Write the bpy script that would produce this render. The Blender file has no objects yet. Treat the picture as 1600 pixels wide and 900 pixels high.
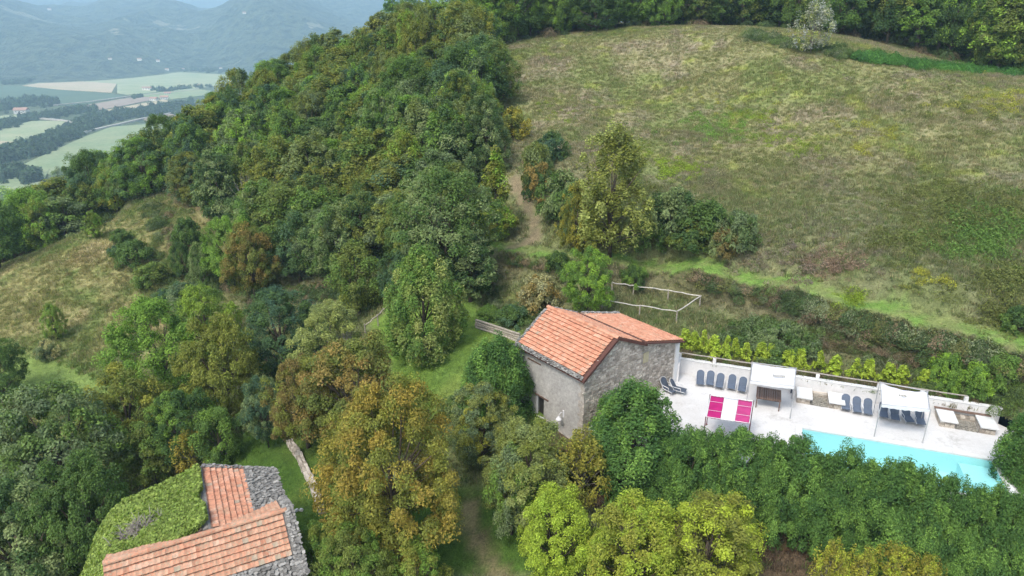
import bpy, math, random
import numpy as np
from mathutils import Vector, Matrix

# ------------------------------------------------------------------ camera, sky, sun, exposure
scene = bpy.context.scene
COL = scene.collection
CAM_H = 23.3
PITCH = 21.0
FPX = 1067.0
cam_d = bpy.data.cameras.new("camera")
cam_d.lens = 24.0
cam_d.sensor_width = 36.0
cam_d.clip_start = 0.5
cam_d.clip_end = 60000
cam = bpy.data.objects.new("camera", cam_d)
COL.objects.link(cam)
cam.location = (0, 0, CAM_H)
cam.rotation_euler = (math.radians(90 - PITCH), 0, 0)
scene.camera = cam

SUN_EL, SUN_AZ = 55.0, 215.0          # elevation, azimuth of the place the light comes from (degrees from +Y to +X)
world = bpy.data.worlds.new("World")
scene.world = world
world.use_nodes = True
wn = world.node_tree
for n in list(wn.nodes):
    wn.nodes.remove(n)
w_out = wn.nodes.new("ShaderNodeOutputWorld")
w_bg = wn.nodes.new("ShaderNodeBackground")
w_sky = wn.nodes.new("ShaderNodeTexSky")
w_sky.sky_type = 'NISHITA'
w_sky.sun_disc = False
w_sky.sun_elevation = math.radians(SUN_EL)
w_sky.sun_rotation = math.radians(SUN_AZ)
w_sky.air_density = 1.0
w_sky.dust_density = 4.0
w_sky.ozone_density = 1.0
w_hs = wn.nodes.new("ShaderNodeHueSaturation")
w_hs.inputs['Saturation'].default_value = 0.62     # an overcast sky is nearly grey
wn.links.new(w_sky.outputs[0], w_hs.inputs['Color'])
wn.links.new(w_hs.outputs[0], w_bg.inputs[0])
w_bg.inputs[1].default_value = 0.15
wn.links.new(w_bg.outputs[0], w_out.inputs[0])
sun_d = bpy.data.lights.new("sun", 'SUN')
sun_d.energy = 1.5
sun_d.angle = math.radians(13)
sun_d.color = (1.0, 0.955, 0.88)
sun = bpy.data.objects.new("sun", sun_d)
COL.objects.link(sun)
sun.location = (0, 0, 200)
_d = Vector((math.sin(math.radians(SUN_AZ)) * math.cos(math.radians(SUN_EL)),
             math.cos(math.radians(SUN_AZ)) * math.cos(math.radians(SUN_EL)), math.sin(math.radians(SUN_EL))))
sun.rotation_euler = _d.to_track_quat('Z', 'Y').to_euler()
scene.view_settings.view_transform = 'Standard'
scene.view_settings.look = 'None'
scene.view_settings.gamma = 1.0
scene.view_settings.exposure = 1.15
scene.cycles.max_bounces = 6
scene.cycles.diffuse_bounces = 3
scene.cycles.glossy_bounces = 2
scene.cycles.transmission_bounces = 4
scene.cycles.transparent_max_bounces = 6
scene.cycles.volume_bounces = 2
scene.cycles.use_denoising = True

# ------------------------------------------------------------------ view geometry used to survey the site
SP, CP = math.sin(math.radians(PITCH)), math.cos(math.radians(PITCH))

def ray(px, py):
    u, v = (px - 800) / FPX, (py - 450) / FPX
    return u, CP - v * SP, -(SP + v * CP)

def P(px, py, z):
    a, b, c = ray(px, py)
    t = (z - CAM_H) / c
    return (a * t, b * t, z)

def proj(x, y, z):
    a = CAM_H - z
    Z = y * CP + a * SP
    return 800 + FPX * x / Z, 450 + FPX * (a * CP - y * SP) / Z, Z

# ------------------------------------------------------------------ noise
def _hash(ix, iy, s):
    h = (ix.astype(np.int64) * 374761393 + iy.astype(np.int64) * 668265263 + s * 974634777) & 0xffffffff
    h = ((h ^ (h >> 13)) * 1274126177) & 0xffffffff
    return ((h ^ (h >> 16)) & 0xffffff) / float(0xffffff)

def vnoise(x, y, s=0):
    x = np.asarray(x, float); y = np.asarray(y, float)
    ix, iy = np.floor(x), np.floor(y)
    fx, fy = x - ix, y - iy
    fx = fx * fx * (3 - 2 * fx); fy = fy * fy * (3 - 2 * fy)
    a, b = _hash(ix, iy, s), _hash(ix + 1, iy, s)
    c, d = _hash(ix, iy + 1, s), _hash(ix + 1, iy + 1, s)
    return (a * (1 - fx) + b * fx) * (1 - fy) + (c * (1 - fx) + d * fx) * fy

def fbm(x, y, s=0, o=4):
    t, a, n = 0, 0.5, 0
    for i in range(o):
        t = t + a * vnoise(x * 2 ** i + 17.3 * i, y * 2 ** i - 9.1 * i, s + i)
        n += a; a *= 0.5
    return t / n

def sstep(a, b, x):
    t = np.clip((x - a) / (b - a), 0, 1)
    return t * t * (3 - 2 * t)

def in_poly(x, y, poly):
    x = np.asarray(x, float); y = np.asarray(y, float)
    r = np.zeros(x.shape, bool)
    n = len(poly)
    for i in range(n):
        x0, y0 = poly[i][:2]; x1, y1 = poly[(i + 1) % n][:2]
        if y0 == y1: continue
        c = ((y0 > y) != (y1 > y)) & (x < (x1 - x0) * (y - y0) / (y1 - y0) + x0)
        r ^= c
    return r

def seg_dist(x, y, line, closed=False):
    x = np.asarray(x, float); y = np.asarray(y, float)
    best = np.full(x.shape, 1e9); bx = x.copy(); by = y.copy()
    n = len(line)
    for i in range(n if closed else n - 1):
        x0, y0 = line[i][:2]; x1, y1 = line[(i + 1) % n][:2]
        dx, dy = x1 - x0, y1 - y0
        t = np.clip(((x - x0) * dx + (y - y0) * dy) / (dx * dx + dy * dy + 1e-12), 0, 1)
        qx, qy = x0 + t * dx, y0 + t * dy
        d = np.hypot(x - qx, y - qy)
        m = d < best
        best = np.where(m, d, best); bx = np.where(m, qx, bx); by = np.where(m, qy, by)
    return best, bx, by

# ------------------------------------------------------------------ terrain heights
CTRL_PX = [
    # grass track above the bank
    (780, 382, 3.2), (860, 395, 3.6), (950, 398, 4.0), (1100, 408, 4.3), (1250, 440, 4.4), (1400, 484, 4.4), (1520, 512, 4.4), (1600, 530, 4.3),
    # foot of the bank
    (830, 440, 1.4), (900, 450, 1.5), (960, 475, 1.6), (1090, 472, 1.7), (1010, 446, 2.0), (1060, 505, 1.3), (1150, 540, 1.15),
    (1100, 455, 2.2), (1200, 495, 1.9), (1300, 530, 1.7), (1400, 562, 1.6), (1500, 592, 1.5), (1590, 600, 2.0),
    # meadow
    (1000, 300, 7.2), (1000, 200, 11.4), (1000, 120, 16.2), (1000, 62, 21.2), (1100, 46, 22.6), (1200, 52, 22.2), (1300, 85, 19.6),
    (1250, 200, 12.0), (1250, 320, 7.6), (1450, 250, 10.6), (1450, 350, 7.6), (1600, 300, 9.4), (1600, 420, 6.3), (1600, 200, 13.2), (1600, 112, 17.0),
    (1450, 100, 18.4), (850, 150, 14.2), (880, 250, 9.2), (760, 86, 18.8), (900, 65, 20.8),
    # dirt track beside the wood
    (835, 350, 4.6), (812, 300, 6.4),
    # lawn
    (600, 500, -1.4), (760, 490, -0.6), (680, 560, -1.3), (690, 625, -1.9), (800, 470, 0.2), (820, 455, 0.9),
    (690, 435, 0.8), (560, 470, -2.4), (460, 445, -4.0), (350, 425, -5.0), (240, 335, -2.0),
    # grass slope on the left
    (100, 450, -6.5), (210, 300, -1.2), (60, 595, -11.0), (130, 540, -9.4), (0, 440, -6.5), (150, 360, -3.4), (200, 620, -10.2),
    (250, 430, -5.6), (0, 560, -10.4), (300, 500, -7.6),
    # lower garden
    (430, 740, -4.6), (500, 700, -4.0), (560, 720, -3.8), (300, 700, -8.2), (100, 850, -11.5), (730, 870, -3.7), (700, 760, -3.4), (830, 720, -1.9), (400, 640, -6.6),
]
CTRL_XY = [
    (11.8, 44.1, .95), (16, 42.6, .95), (21, 40.7, .95), (26, 38.9, .95), (30.3, 37.3, .95), (33.5, 36.0, .9),
    (4.4, 36.2, -1.7), (0.3, 41.0, -1.2), (2.5, 38, -1.6), (5, 46, .7), (9, 45.5, .8), (2, 43, -.2),
    (7, 33.6, -2.2), (13, 30.5, -2.9), (20, 27.4, -3.2), (27, 24, -3.4), (33, 22, -3.2), (33.2, 33.0, .2), (34, 28.5, -1.2), (40, 32, 2.0),
    (0, 25, -4.2), (10, 22, -4.5), (20, 18, -5), (-8, 28, -4.6), (-20, 28, -5.9), (-12, 22, -6), (-30, 25, -10.5), (0, 8, -7), (30, 8, -7), (-30, 3, -14), (50, 20, -2),
    (60, 38, 4.5), (70, 70, 12), (90, 100, 18), (80, 10, -3), (110, 60, 12),
    (-48, 115, 4.0), (-59, 108, -2.0), (-30, 127, 14.5), (-63, 101, -6.5), (-74, 96, -9.5), (-20, 100, 8.0), (-30, 95, 3.5), (-12, 84, 5.2), (-20, 84, 1.2), (-38, 98, 2.0),
    (-10, 140, 20.5), (10, 165, 24), (60, 165, 24), (110, 150, 21), (-40, 150, 13), (-60, 140, 4), (-80, 125, -10),
    (-95, 95, -18), (-90, 70, -17), (-75, 75, -11), (-60, 55, -14), (-90, 40, -24), (-60, 20, -20), (-110, 130, -28), (-90, 170, -22), (-50, 200, -8), (0, 210, 15), (60, 220, 20),
    (-120, 60, -34), (-120, 0, -38), (140, 100, 20), (140, 0, -2), (150, 180, 22), (0, -40, -14), (60, -40, -10), (-60, -40, -26),
]
_c = [P(*c) for c in CTRL_PX] + CTRL_XY
_c = np.array(_c, float)

def _tps(r2):
    return np.where(r2 > 1e-9, 0.5 * r2 * np.log(np.maximum(r2, 1e-12)), 0)

_n = len(_c)
_A = np.zeros((_n + 3, _n + 3))
_dx = _c[:, None, 0] - _c[None, :, 0]; _dy = _c[:, None, 1] - _c[None, :, 1]
_A[:_n, :_n] = _tps((_dx ** 2 + _dy ** 2) / 400.0) + np.eye(_n) * 0.004
_A[:_n, _n] = 1; _A[:_n, _n + 1] = _c[:, 0] / 20; _A[:_n, _n + 2] = _c[:, 1] / 20
_A[_n:, :_n] = _A[:_n, _n:].T
_w = np.linalg.solve(_A, np.r_[_c[:, 2], 0, 0, 0])

def height_raw(x, y):
    x = np.asarray(x, float); y = np.asarray(y, float)
    sh = x.shape
    xf, yf = x.ravel(), y.ravel()
    xc, yc = np.clip(xf, -125, 150), np.clip(yf, -40, 215)
    out = np.zeros(len(xf))
    for i in range(0, len(xf), 20000):
        a, b = xc[i:i + 20000], yc[i:i + 20000]
        r2 = ((a[:, None] - _c[None, :, 0]) ** 2 + (b[:, None] - _c[None, :, 1]) ** 2) / 400.0
        out[i:i + 20000] = _tps(r2) @ _w[:_n] + _w[_n] + _w[_n + 1] * a / 20 + _w[_n + 2] * b / 20
    # beyond the surveyed hill: fall towards the valley on the left and behind, roll on to the right
    dl = np.maximum(-125 - xf, 0)
    df = np.maximum(yf - 215, 0)
    dr = np.maximum(xf - 150, 0)
    out = out - 0.34 * dl - 0.33 * df * sstep(120, -60, xf) - 0.03 * df * sstep(-60, 120, xf) + 0.02 * dr
    out = np.maximum(out, -116)
    return out.reshape(sh)

TERR_POLY = [(11.75, 43.95), (30.45, 37.05), (31.8, 34.2), (30.6, 30.2), (28.9, 28.0), (25.9, 27.95), (15.6, 31.9),
             (10.5, 34.0), (7.5, 35.3), (4.75, 36.4), (5.3, 37.5), (9.3, 40.7), (11.3, 42.3)]

def axis(segs):
    out = []
    for a, b, s in segs:
        out += list(np.arange(a, b, s))
    out.append(segs[-1][1])
    return np.array(out)

GX = axis([(-520, -130, 12), (-130, -70, 1.6), (-70, 60, 0.6), (60, 130, 1.4), (130, 400, 12)])
GY = axis([(-60, 10, 3), (10, 90, 0.6), (90, 150, 1.0), (150, 230, 3), (230, 620, 14)])
MX, MY = np.meshgrid(GX, GY)
_d, _bx, _by = seg_dist(MX, MY, TERR_POLY, True)
_snap = _d < 0.42
MX = np.where(_snap, _bx, MX); MY = np.where(_snap, _by, MY)
HZ = height_raw(MX, MY)
HZ = HZ + (fbm(MX / 3.1, MY / 3.1, 5, 3) - .5) * 0.35 * sstep(0.5, 5, _d) + (fbm(MX / 13, MY / 13, 9, 2) - .5) * 1.0 * sstep(2, 14, _d)

_tl = [P(*c)[:2] for c in CTRL_PX[:8]] + [P(1680, 546, 4.2)[:2]]
_d2, _qx, _qy = seg_dist(MX, MY, _tl)
_mt = _d2 < 3.5
_zt = height_raw(_qx[_mt], _qy[_mt])
_f = 1 - sstep(1.4, 2.6, _d2[_mt])
_up = (MY[_mt] > _qy[_mt])
HZ[_mt] = HZ[_mt] * (1 - _f) + (_zt + .05) * _f

def height(x, y):
    """bilinear height of the ground sheet"""
    x = np.asarray(x, float); y = np.asarray(y, float)
    i = np.clip(np.searchsorted(GX, x) - 1, 0, len(GX) - 2)
    j = np.clip(np.searchsorted(GY, y) - 1, 0, len(GY) - 2)
    fx = np.clip((x - GX[i]) / (GX[i + 1] - GX[i]), 0, 1)
    fy = np.clip((y - GY[j]) / (GY[j + 1] - GY[j]), 0, 1)
    return (HZ[j, i] * (1 - fx) + HZ[j, i + 1] * fx) * (1 - fy) + (HZ[j + 1, i] * (1 - fx) + HZ[j + 1, i + 1] * fx) * fy

def hit(px, py):
    """where the line of sight through a photo pixel meets the ground"""
    a, b, c = ray(px, py)
    t = np.arange(12, 700, 0.15)
    x, y, z = a * t, b * t, CAM_H + c * t
    m = np.nonzero(z < height(x, y))[0]
    if len(m) == 0:
        k = len(t) - 1
    else:
        k = m[0]
    return float(x[k]), float(y[k]), float(height(x[k], y[k]))

# ------------------------------------------------------------------ object helpers
def tag(o, label=None, cat=None, group=None, kind=None):
    if label: o['label'] = label
    if cat: o['category'] = cat
    if group: o['group'] = group
    if kind: o['kind'] = kind
    return o

def empty(name, loc, rz=0, **k):
    o = bpy.data.objects.new(name, None)
    COL.objects.link(o)
    o.empty_display_size = 0.3
    o.location = loc
    o.rotation_euler = (0, 0, rz)
    return tag(o, **k)

class MB:
    """collects faces for one mesh object"""
    def __init__(s):
        s.v, s.f, s.r, s.mi = [], [], [], []
    def add(s, vs, fs, rnd=0.5, mi=0):
        b = len(s.v)
        s.v += [tuple(v) for v in vs]
        s.f += [tuple(b + i for i in f) for f in fs]
        s.r += [rnd] * len(vs)
        s.mi += [mi] * len(fs)
        return s
    def box(s, c, d, rot=None, rnd=0.5, mi=0, taper=1.0):
        hx, hy, hz = d[0] / 2, d[1] / 2, d[2] / 2
        vs = []
        for sz in (-1, 1):
            t = taper if sz > 0 else 1.0
            for sx, sy in ((-1, -1), (1, -1), (1, 1), (-1, 1)):
                vs.append(Vector((sx * hx * t, sy * hy * t, sz * hz)))
        if rot is not None:
            vs = [rot @ v for v in vs]
        vs = [v + Vector(c) for v in vs]
        return s.add(vs, [(3, 2, 1, 0), (4, 5, 6, 7), (0, 1, 5, 4), (1, 2, 6, 5), (2, 3, 7, 6), (3, 0, 4, 7)], rnd, mi)
    def tube(s, pts, rads, n=8, rnd=0.5, cap=True, mi=0):
        pts = [Vector(p) for p in pts]
        if not hasattr(rads, '__len__'): rads = [rads] * len(pts)
        rings = []
        for i, p in enumerate(pts):
            d = (pts[min(i + 1, len(pts) - 1)] - pts[max(i - 1, 0)]).normalized()
            q = d.to_track_quat('Z', 'Y')
            rings.append([p + q @ Vector((rads[i] * math.cos(2 * math.pi * k / n), rads[i] * math.sin(2 * math.pi * k / n), 0)) for k in range(n)])
        vs = [v for r in rings for v in r]
        fs = []
        for i in range(len(pts) - 1):
            for k in range(n):
                a, b = i * n + k, i * n + (k + 1) % n
                fs.append((a, b, b + n, a + n))
        if cap:
            fs.append(tuple(range(n - 1, -1, -1)))
            fs.append(tuple((len(pts) - 1) * n + k for k in range(n)))
        return s.add(vs, fs, rnd, mi)
    def prism(s, poly, z0, z1, rnd=0.5, mi=0):
        n = len(poly)
        vs = [(p[0], p[1], z0) for p in poly] + [(p[0], p[1], z1) for p in poly]
        fs = [tuple(range(n - 1, -1, -1)), tuple(range(n, 2 * n))] + [(i, (i + 1) % n, n + (i + 1) % n, n + i) for i in range(n)]
        return s.add(vs, fs, rnd, mi)
    def hexa(s, bot, top, rnd=0.5, mi=0):
        return s.add(list(bot) + list(top), [(3, 2, 1, 0), (4, 5, 6, 7), (0, 1, 5, 4), (1, 2, 6, 5), (2, 3, 7, 6), (3, 0, 4, 7)], rnd, mi)
    def mesh(s, name, mats, smooth=False):
        me = bpy.data.meshes.new(name)
        me.from_pydata([tuple(v) for v in s.v], [], s.f)
        a = me.attributes.new('rnd', 'FLOAT', 'POINT')
        a.data.foreach_set('value', np.array(s.r, np.float32))
        if not isinstance(mats, (list, tuple)): mats = [mats]
        for m in mats: me.materials.append(m)
        if len(mats) > 1:
            me.polygons.foreach_set('material_index', np.array(s.mi, np.int32))
        if smooth:
            me.polygons.foreach_set('use_smooth', np.ones(len(me.polygons), bool))
        me.update()
        return me
    def build(s, name, mats, parent=None, smooth=False, bevel=0, **k):
        o = bpy.data.objects.new(name, s.mesh(name, mats, smooth))
        COL.objects.link(o)
        if parent is not None: o.parent = parent
        if bevel:
            b = o.modifiers.new('bevel', 'BEVEL'); b.width = bevel; b.segments = 2; b.limit_method = 'ANGLE'
        return tag(o, **k)

def np_mesh(name, verts, tris, attrs, mats, quads=False):
    me = bpy.data.meshes.new(name)
    k = 4 if quads else 3
    nv, nf = len(verts), len(tris)
    me.vertices.add(nv); me.vertices.foreach_set('co', np.asarray(verts, np.float32).ravel())
    me.loops.add(nf * k); me.loops.foreach_set('vertex_index', np.asarray(tris, np.int32).ravel())
    me.polygons.add(nf)
    me.polygons.foreach_set('loop_start', np.arange(0, nf * k, k, dtype=np.int32))
    me.polygons.foreach_set('loop_total', np.full(nf, k, np.int32))
    for n, (t, d) in attrs.items():
        a = me.attributes.new(n, t, 'POINT')
        a.data.foreach_set('value' if t == 'FLOAT' else 'color', np.asarray(d, np.float32).ravel())
    for m in mats: me.materials.append(m)
    me.update(calc_edges=True)
    me.validate()
    return me

def link(o, parent=None, **k):
    COL.objects.link(o)
    if parent is not None: o.parent = parent
    return tag(o, **k)

def copy_tree(o, parent=None):
    c = o.copy(); COL.objects.link(c); c.parent = parent
    for ch in list(o.children): copy_tree(ch, c)
    return c

# ------------------------------------------------------------------ materials
class NT:
    def __init__(s, name):
        s.m = bpy.data.materials.new(name); s.m.use_nodes = True
        s.t = s.m.node_tree
        s.b = s.t.nodes['Principled BSDF']; s.o = s.t.nodes['Material Output']
        s.b.inputs['Specular IOR Level'].default_value = 0.25
    def n(s, typ, **k):
        x = s.t.nodes.new(typ)
        for a, v in k.items(): setattr(x, a, v)
        return x
    def l(s, a, b): s.t.links.new(a, b)
    def noise(s, scale, detail=4, rough=.6, vec=None, dim='3D'):
        x = s.n('ShaderNodeTexNoise'); x.inputs['Scale'].default_value = scale; x.inputs['Detail'].default_value = detail
        x.inputs['Roughness'].default_value = rough
        if vec is not None: s.l(vec, x.inputs['Vector'])
        return x.outputs['Fac']
    def ramp(s, fac, stops):
        r = s.n('ShaderNodeValToRGB'); e = r.color_ramp.elements
        while len(e) < len(stops): e.new(0.5)
        for i, (p, c) in enumerate(stops):
            e[i].position = p
            e[i].color = (c[0], c[1], c[2], 1) if hasattr(c, '__len__') else (c, c, c, 1)
        s.l(fac, r.inputs[0]); return r.outputs[0]
    def mix(s, a, b, fac, mode='MIX'):
        x = s.n('ShaderNodeMix', data_type='RGBA', blend_type=mode)
        if hasattr(fac, 'is_output'): s.l(fac, x.inputs['Factor'])
        else: x.inputs['Factor'].default_value = fac
        for v, i in ((a, 6), (b, 7)):
            if hasattr(v, 'is_output'): s.l(v, x.inputs[i])
            else: x.inputs[i].default_value = (v[0], v[1], v[2], 1) if hasattr(v, '__len__') else (v, v, v, 1)
        return x.outputs[2]
    def math(s, op, a, b=0.5, c=None, clamp=False):
        x = s.n('ShaderNodeMath', operation=op); x.use_clamp = clamp
        for v, i in ((a, 0), (b, 1), (c, 2)):
            if v is None: continue
            if hasattr(v, 'is_output'): s.l(v, x.inputs[i])
            else: x.inputs[i].default_value = v
        return x.outputs[0]
    def attr(s, name, typ='GEOMETRY', out='Fac'):
        x = s.n('ShaderNodeAttribute', attribute_name=name, attribute_type=typ)
        return x.outputs[out]
    def coord(s, w='Object'): return s.n('ShaderNodeTexCoord').outputs[w]
    def bump(s, h, dist=.02, strength=.6):
        x = s.n('ShaderNodeBump'); x.inputs['Strength'].default_value = strength; x.inputs['Distance'].default_value = dist
        s.l(h, x.inputs['Height']); s.l(x.outputs[0], s.b.inputs['Normal'])
    def col(s, c):
        if hasattr(c, 'is_output'): s.l(c, s.b.inputs['Base Color'])
        else: s.b.inputs['Base Color'].default_value = (c[0], c[1], c[2], 1)
    def rough(s, r): s.b.inputs['Roughness'].default_value = r

def simple(name, c, rough=.7, var=.25, scale=6, bump=.004, rndamt=.3, metal=0):
    t = NT(name)
    co = t.coord()
    f = t.noise(scale, 5, .65, co)
    lo = [v * (1 - var) for v in c]; hi = [min(1, v * (1 + var)) for v in c]
    base = t.ramp(f, [(.3, lo), (.7, hi)])
    r = t.attr('rnd')
    base = t.mix(base, t.ramp(r, [(0, 1 - rndamt), (1, 1 + rndamt)]), 1.0, 'MULTIPLY')
    t.col(base); t.rough(rough); t.b.inputs['Metallic'].default_value = metal
    if bump: t.bump(t.noise(scale * 7, 4, .6, co), bump)
    return t.m

def leaf_material(name, src):
    """src 'OBJECT': leaf colours come from the plant; 'INSTANCER': from the scattered point"""
    t = NT(name)
    if src == 'OBJECT':
        c1 = t.attr('tint_a', 'OBJECT', 'Color'); c2 = t.attr('tint_b', 'OBJECT', 'Color')
        co = t.coord()
        f = t.noise(.33, 2, .5, co)
        f = t.math('ADD', f, t.math('MULTIPLY', t.math('SUBTRACT', t.attr('tuft'), .5), .55))
        f = t.ramp(f, [(.38, 0), (.68, 1)])
        c = t.mix(c1, c2, f)
    else:
        c = t.attr('tint', 'INSTANCER', 'Color')
    r = t.attr('rnd')
    c = t.mix(c, t.ramp(r, [(0, .62), (.5, .97), (1, 1.5)]), 1.0, 'MULTIPLY')
    if src == 'OBJECT':
        c = t.mix(c, t.ramp(t.attr('tuft'), [(0, (.74, .80, .84)), (1, (1.22, 1.18, 1.0))]), 1.0, 'MULTIPLY')
    t.col(c); t.rough(.6); t.b.inputs['Specular IOR Level'].default_value = .15
    tr = t.n('ShaderNodeBsdfTranslucent'); t.l(t.mix(c, (1.1, 1.25, .5), 1.0, 'MULTIPLY'), tr.inputs[0])
    mx = t.n('ShaderNodeMixShader'); mx.inputs[0].default_value = .36
    t.l(t.b.outputs[0], mx.inputs[1]); t.l(tr.outputs[0], mx.inputs[2]); t.l(mx.outputs[0], t.o.inputs[0])
    return t.m

M = {}
M['leaf'] = leaf_material('leaf', 'OBJECT')
M['scatter_leaf'] = leaf_material('scatter_leaf', 'INSTANCER')
M['bark'] = simple('bark', (.11, .085, .062), .9, .4, 4, .02)
M['grey_bark'] = simple('grey_bark', (.30, .28, .25), .9, .35, 4, .02)
M['bare_twig'] = simple('bare_twig', (.26, .23, .20), .9, .3, 4, .01)

# ground: colours are painted per survey point (what grows or lies there, plus shade on the lower lawns), fine grain by noise
t = NT('ground')
co = t.coord()
gc = t.attr('ground_colour', 'GEOMETRY', 'Color')
f1 = t.noise(1.3, 6, .7, co); f2 = t.noise(9, 5, .75, co)
c = t.mix(gc, t.ramp(f1, [(.3, (.68, .70, .70)), (.7, (1.32, 1.28, 1.2))]), 1, 'MULTIPLY')
c = t.mix(c, t.ramp(f2, [(.35, (.62, .64, .62)), (.65, (1.36, 1.34, 1.3))]), 1, 'MULTIPLY')
t.col(c); t.rough(.95); t.b.inputs['Specular IOR Level'].default_value = .05
t.bump(f2, .12, .8)
M['ground'] = t.m

# ------------------------------------------------------------------ what grows where
def px_poly(pts):
    return [hit(*p)[:2] for p in pts]

LAWN = [px_poly([(575, 505), (640, 470), (740, 470), (812, 520), (840, 560), (830, 640), (740, 700), (640, 660), (600, 560)]),
        px_poly([(330, 700), (420, 670), (520, 690), (620, 760), (830, 760), (870, 900), (360, 900), (330, 800)]),
        px_poly([(820, 640), (930, 650), (900, 720), (830, 720)])]
TRACK = _tl
DIRT = px_poly([(805, 280), (812, 300), (835, 340), (838, 368), (800, 385)])
DIRT2 = px_poly([(735, 790), (738, 830), (765, 880), (790, 910)])
BANK = px_poly([(790, 408), (880, 412), (960, 418), (1050, 432), (1150, 455), (1250, 480), (1350, 510), (1450, 530), (1560, 560), (1640, 580)])
SOIL = px_poly([(900, 700), (960, 760), (1030, 800), (1150, 830), (1250, 880), (1400, 930), (1560, 960)])
SLOPE_TRACK = px_poly([(30, 578), (90, 595), (150, 620), (190, 650)])
WOOD = [(-4, 64), (-14, 66), (-25, 75), (-36, 84), (-47, 95), (-53, 103), (-66, 101), (-76, 94), (-100, 90), (-100, 130), (-70, 150), (-20, 200),
        (0, 180), (-4, 128), (-3, 105), (-1, 92), (-1.5, 80), (-3, 72)]
CREST_WOOD = [(-6, 127), (20, 131.5), (38, 130), (55, 117.5), (66, 108), (80, 99), (100, 94), (160, 90), (160, 200), (0, 215), (-6, 175)]

def ground_colour(x, y):
    x = np.asarray(x, float); y = np.asarray(y, float)
    sh = x.shape + (3,)
    def C(r, g, b): return np.broadcast_to(np.array([r, g, b]), sh)
    def mixc(a, b, f): return a * (1 - f[..., None]) + b * f[..., None]
    n1 = fbm(x / 14, y / 14, 31, 4); n2 = fbm(x / 4, y / 4, 41, 4); n3 = fbm(x / 1.4, y / 1.4, 51, 3); n4 = fbm(x / 7 + 3, y / 7, 61, 3)
    c = mixc(C(.172, .170, .082), C(.198, .180, .115), sstep(.35, .65, n1 * .5 + n2 * .5))      # dry meadow
    c = mixc(c, C(.135, .158, .058), sstep(.46, .66, n4) * .85)                               # greener swathes
    c = mixc(c, C(.178, .146, .116), sstep(.56, .70, n2) * .5)                          # brown seed heads
    c = mixc(c, C(.215, .235, .06), sstep(.66, .74, fbm(x / 3 + 9, y / 3, 71, 3)) * .6)    # yellow-green weeds
    c = c * (0.86 + .28 * n3)[..., None]
    # lower part of the meadow is greener
    low = sstep(75, 50, y + .35 * x - 16)
    c = mixc(c, C(.092, .112, .052), low * .6)
    # dry slope on the left
    dry = sstep(-30, -42, x) * sstep(104, 98, y) * sstep(40, 55, y)
    cd = mixc(C(.185, .175, .080), C(.120, .145, .050), sstep(.42, .6, n2))
    cd = mixc(cd, C(.245, .210, .115), sstep(.57, .72, fbm(x / 5, y / 12, 81, 3)))
    c = mixc(c, cd * (0.8 + .4 * n3)[..., None], dry)
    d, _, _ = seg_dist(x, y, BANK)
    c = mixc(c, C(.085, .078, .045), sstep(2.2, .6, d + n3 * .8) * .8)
    d, _, _ = seg_dist(x, y, TRACK)
    cg = mixc(C(.115, .195, .045), C(.145, .175, .065), sstep(.4, .65, n3))
    c = mixc(c, cg, sstep(1.5, 1.1, d + (n3 - .5) * .8))
    for ln, w in ((DIRT, .95), (DIRT2, .7)):
        d, _, _ = seg_dist(x, y, ln)
        c = mixc(c, C(.155, .122, .085), sstep(w, w * .4, d + (n3 - .5) * 1.4) * .8)
    d, _, _ = seg_dist(x, y, SLOPE_TRACK)
    c = mixc(c, C(.12, .17, .05), sstep(3.0, 1.6, d))
    for li, pl in enumerate(LAWN):
        dd, _, _ = seg_dist(x, y, pl, True)
        s = np.where(in_poly(x, y, pl), dd, -dd)
        lg = mixc(C(.115, .180, .036), C(.090, .150, .032), sstep(.4, .6, n2))
        lg = mixc(lg, C(.165, .20, .055), sstep(.60, .74, n4) * .6)
        if li: lg = lg * np.array([.58, .66, .62])  # lower lawns darkened: partly tree shade painted into the grass colour
        c = mixc(c, lg, sstep(-.6, .4, s + (n3 - .5) * 1.0))
    d, _, _ = seg_dist(x, y, DIRT2)
    c = mixc(c, C(.16, .12, .08), sstep(.8, .3, d + (n3 - .5) * .6) * .7)
    d, _, _ = seg_dist(x, y, SOIL)
    c = mixc(c, C(.085, .062, .042), sstep(2.6, 1.6, d + (n3 - .5) * 1.5))
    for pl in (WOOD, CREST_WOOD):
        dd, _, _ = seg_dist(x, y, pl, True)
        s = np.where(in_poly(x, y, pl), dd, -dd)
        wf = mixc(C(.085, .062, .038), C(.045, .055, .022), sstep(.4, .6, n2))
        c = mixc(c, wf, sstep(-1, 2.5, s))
    return c * 1.38

# ------------------------------------------------------------------ ground sheet
ny, nx = MX.shape
V = np.stack([MX, MY, HZ], -1).reshape(-1, 3)
ii = np.arange(ny * nx).reshape(ny, nx)
Q = np.stack([ii[:-1, :-1], ii[:-1, 1:], ii[1:, 1:], ii[1:, :-1]], -1).reshape(-1, 4)
cen = V[Q].mean(1)
Q = Q[~in_poly(cen[:, 0], cen[:, 1], TERR_POLY)]
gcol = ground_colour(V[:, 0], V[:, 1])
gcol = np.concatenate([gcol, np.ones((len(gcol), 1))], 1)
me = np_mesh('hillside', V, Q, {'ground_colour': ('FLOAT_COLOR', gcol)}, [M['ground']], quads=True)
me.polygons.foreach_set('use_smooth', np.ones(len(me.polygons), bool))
link(bpy.data.objects.new('hillside_ground', me), kind='structure', label='grassy hillside with meadow, lawn, track and woodland floor')

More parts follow.
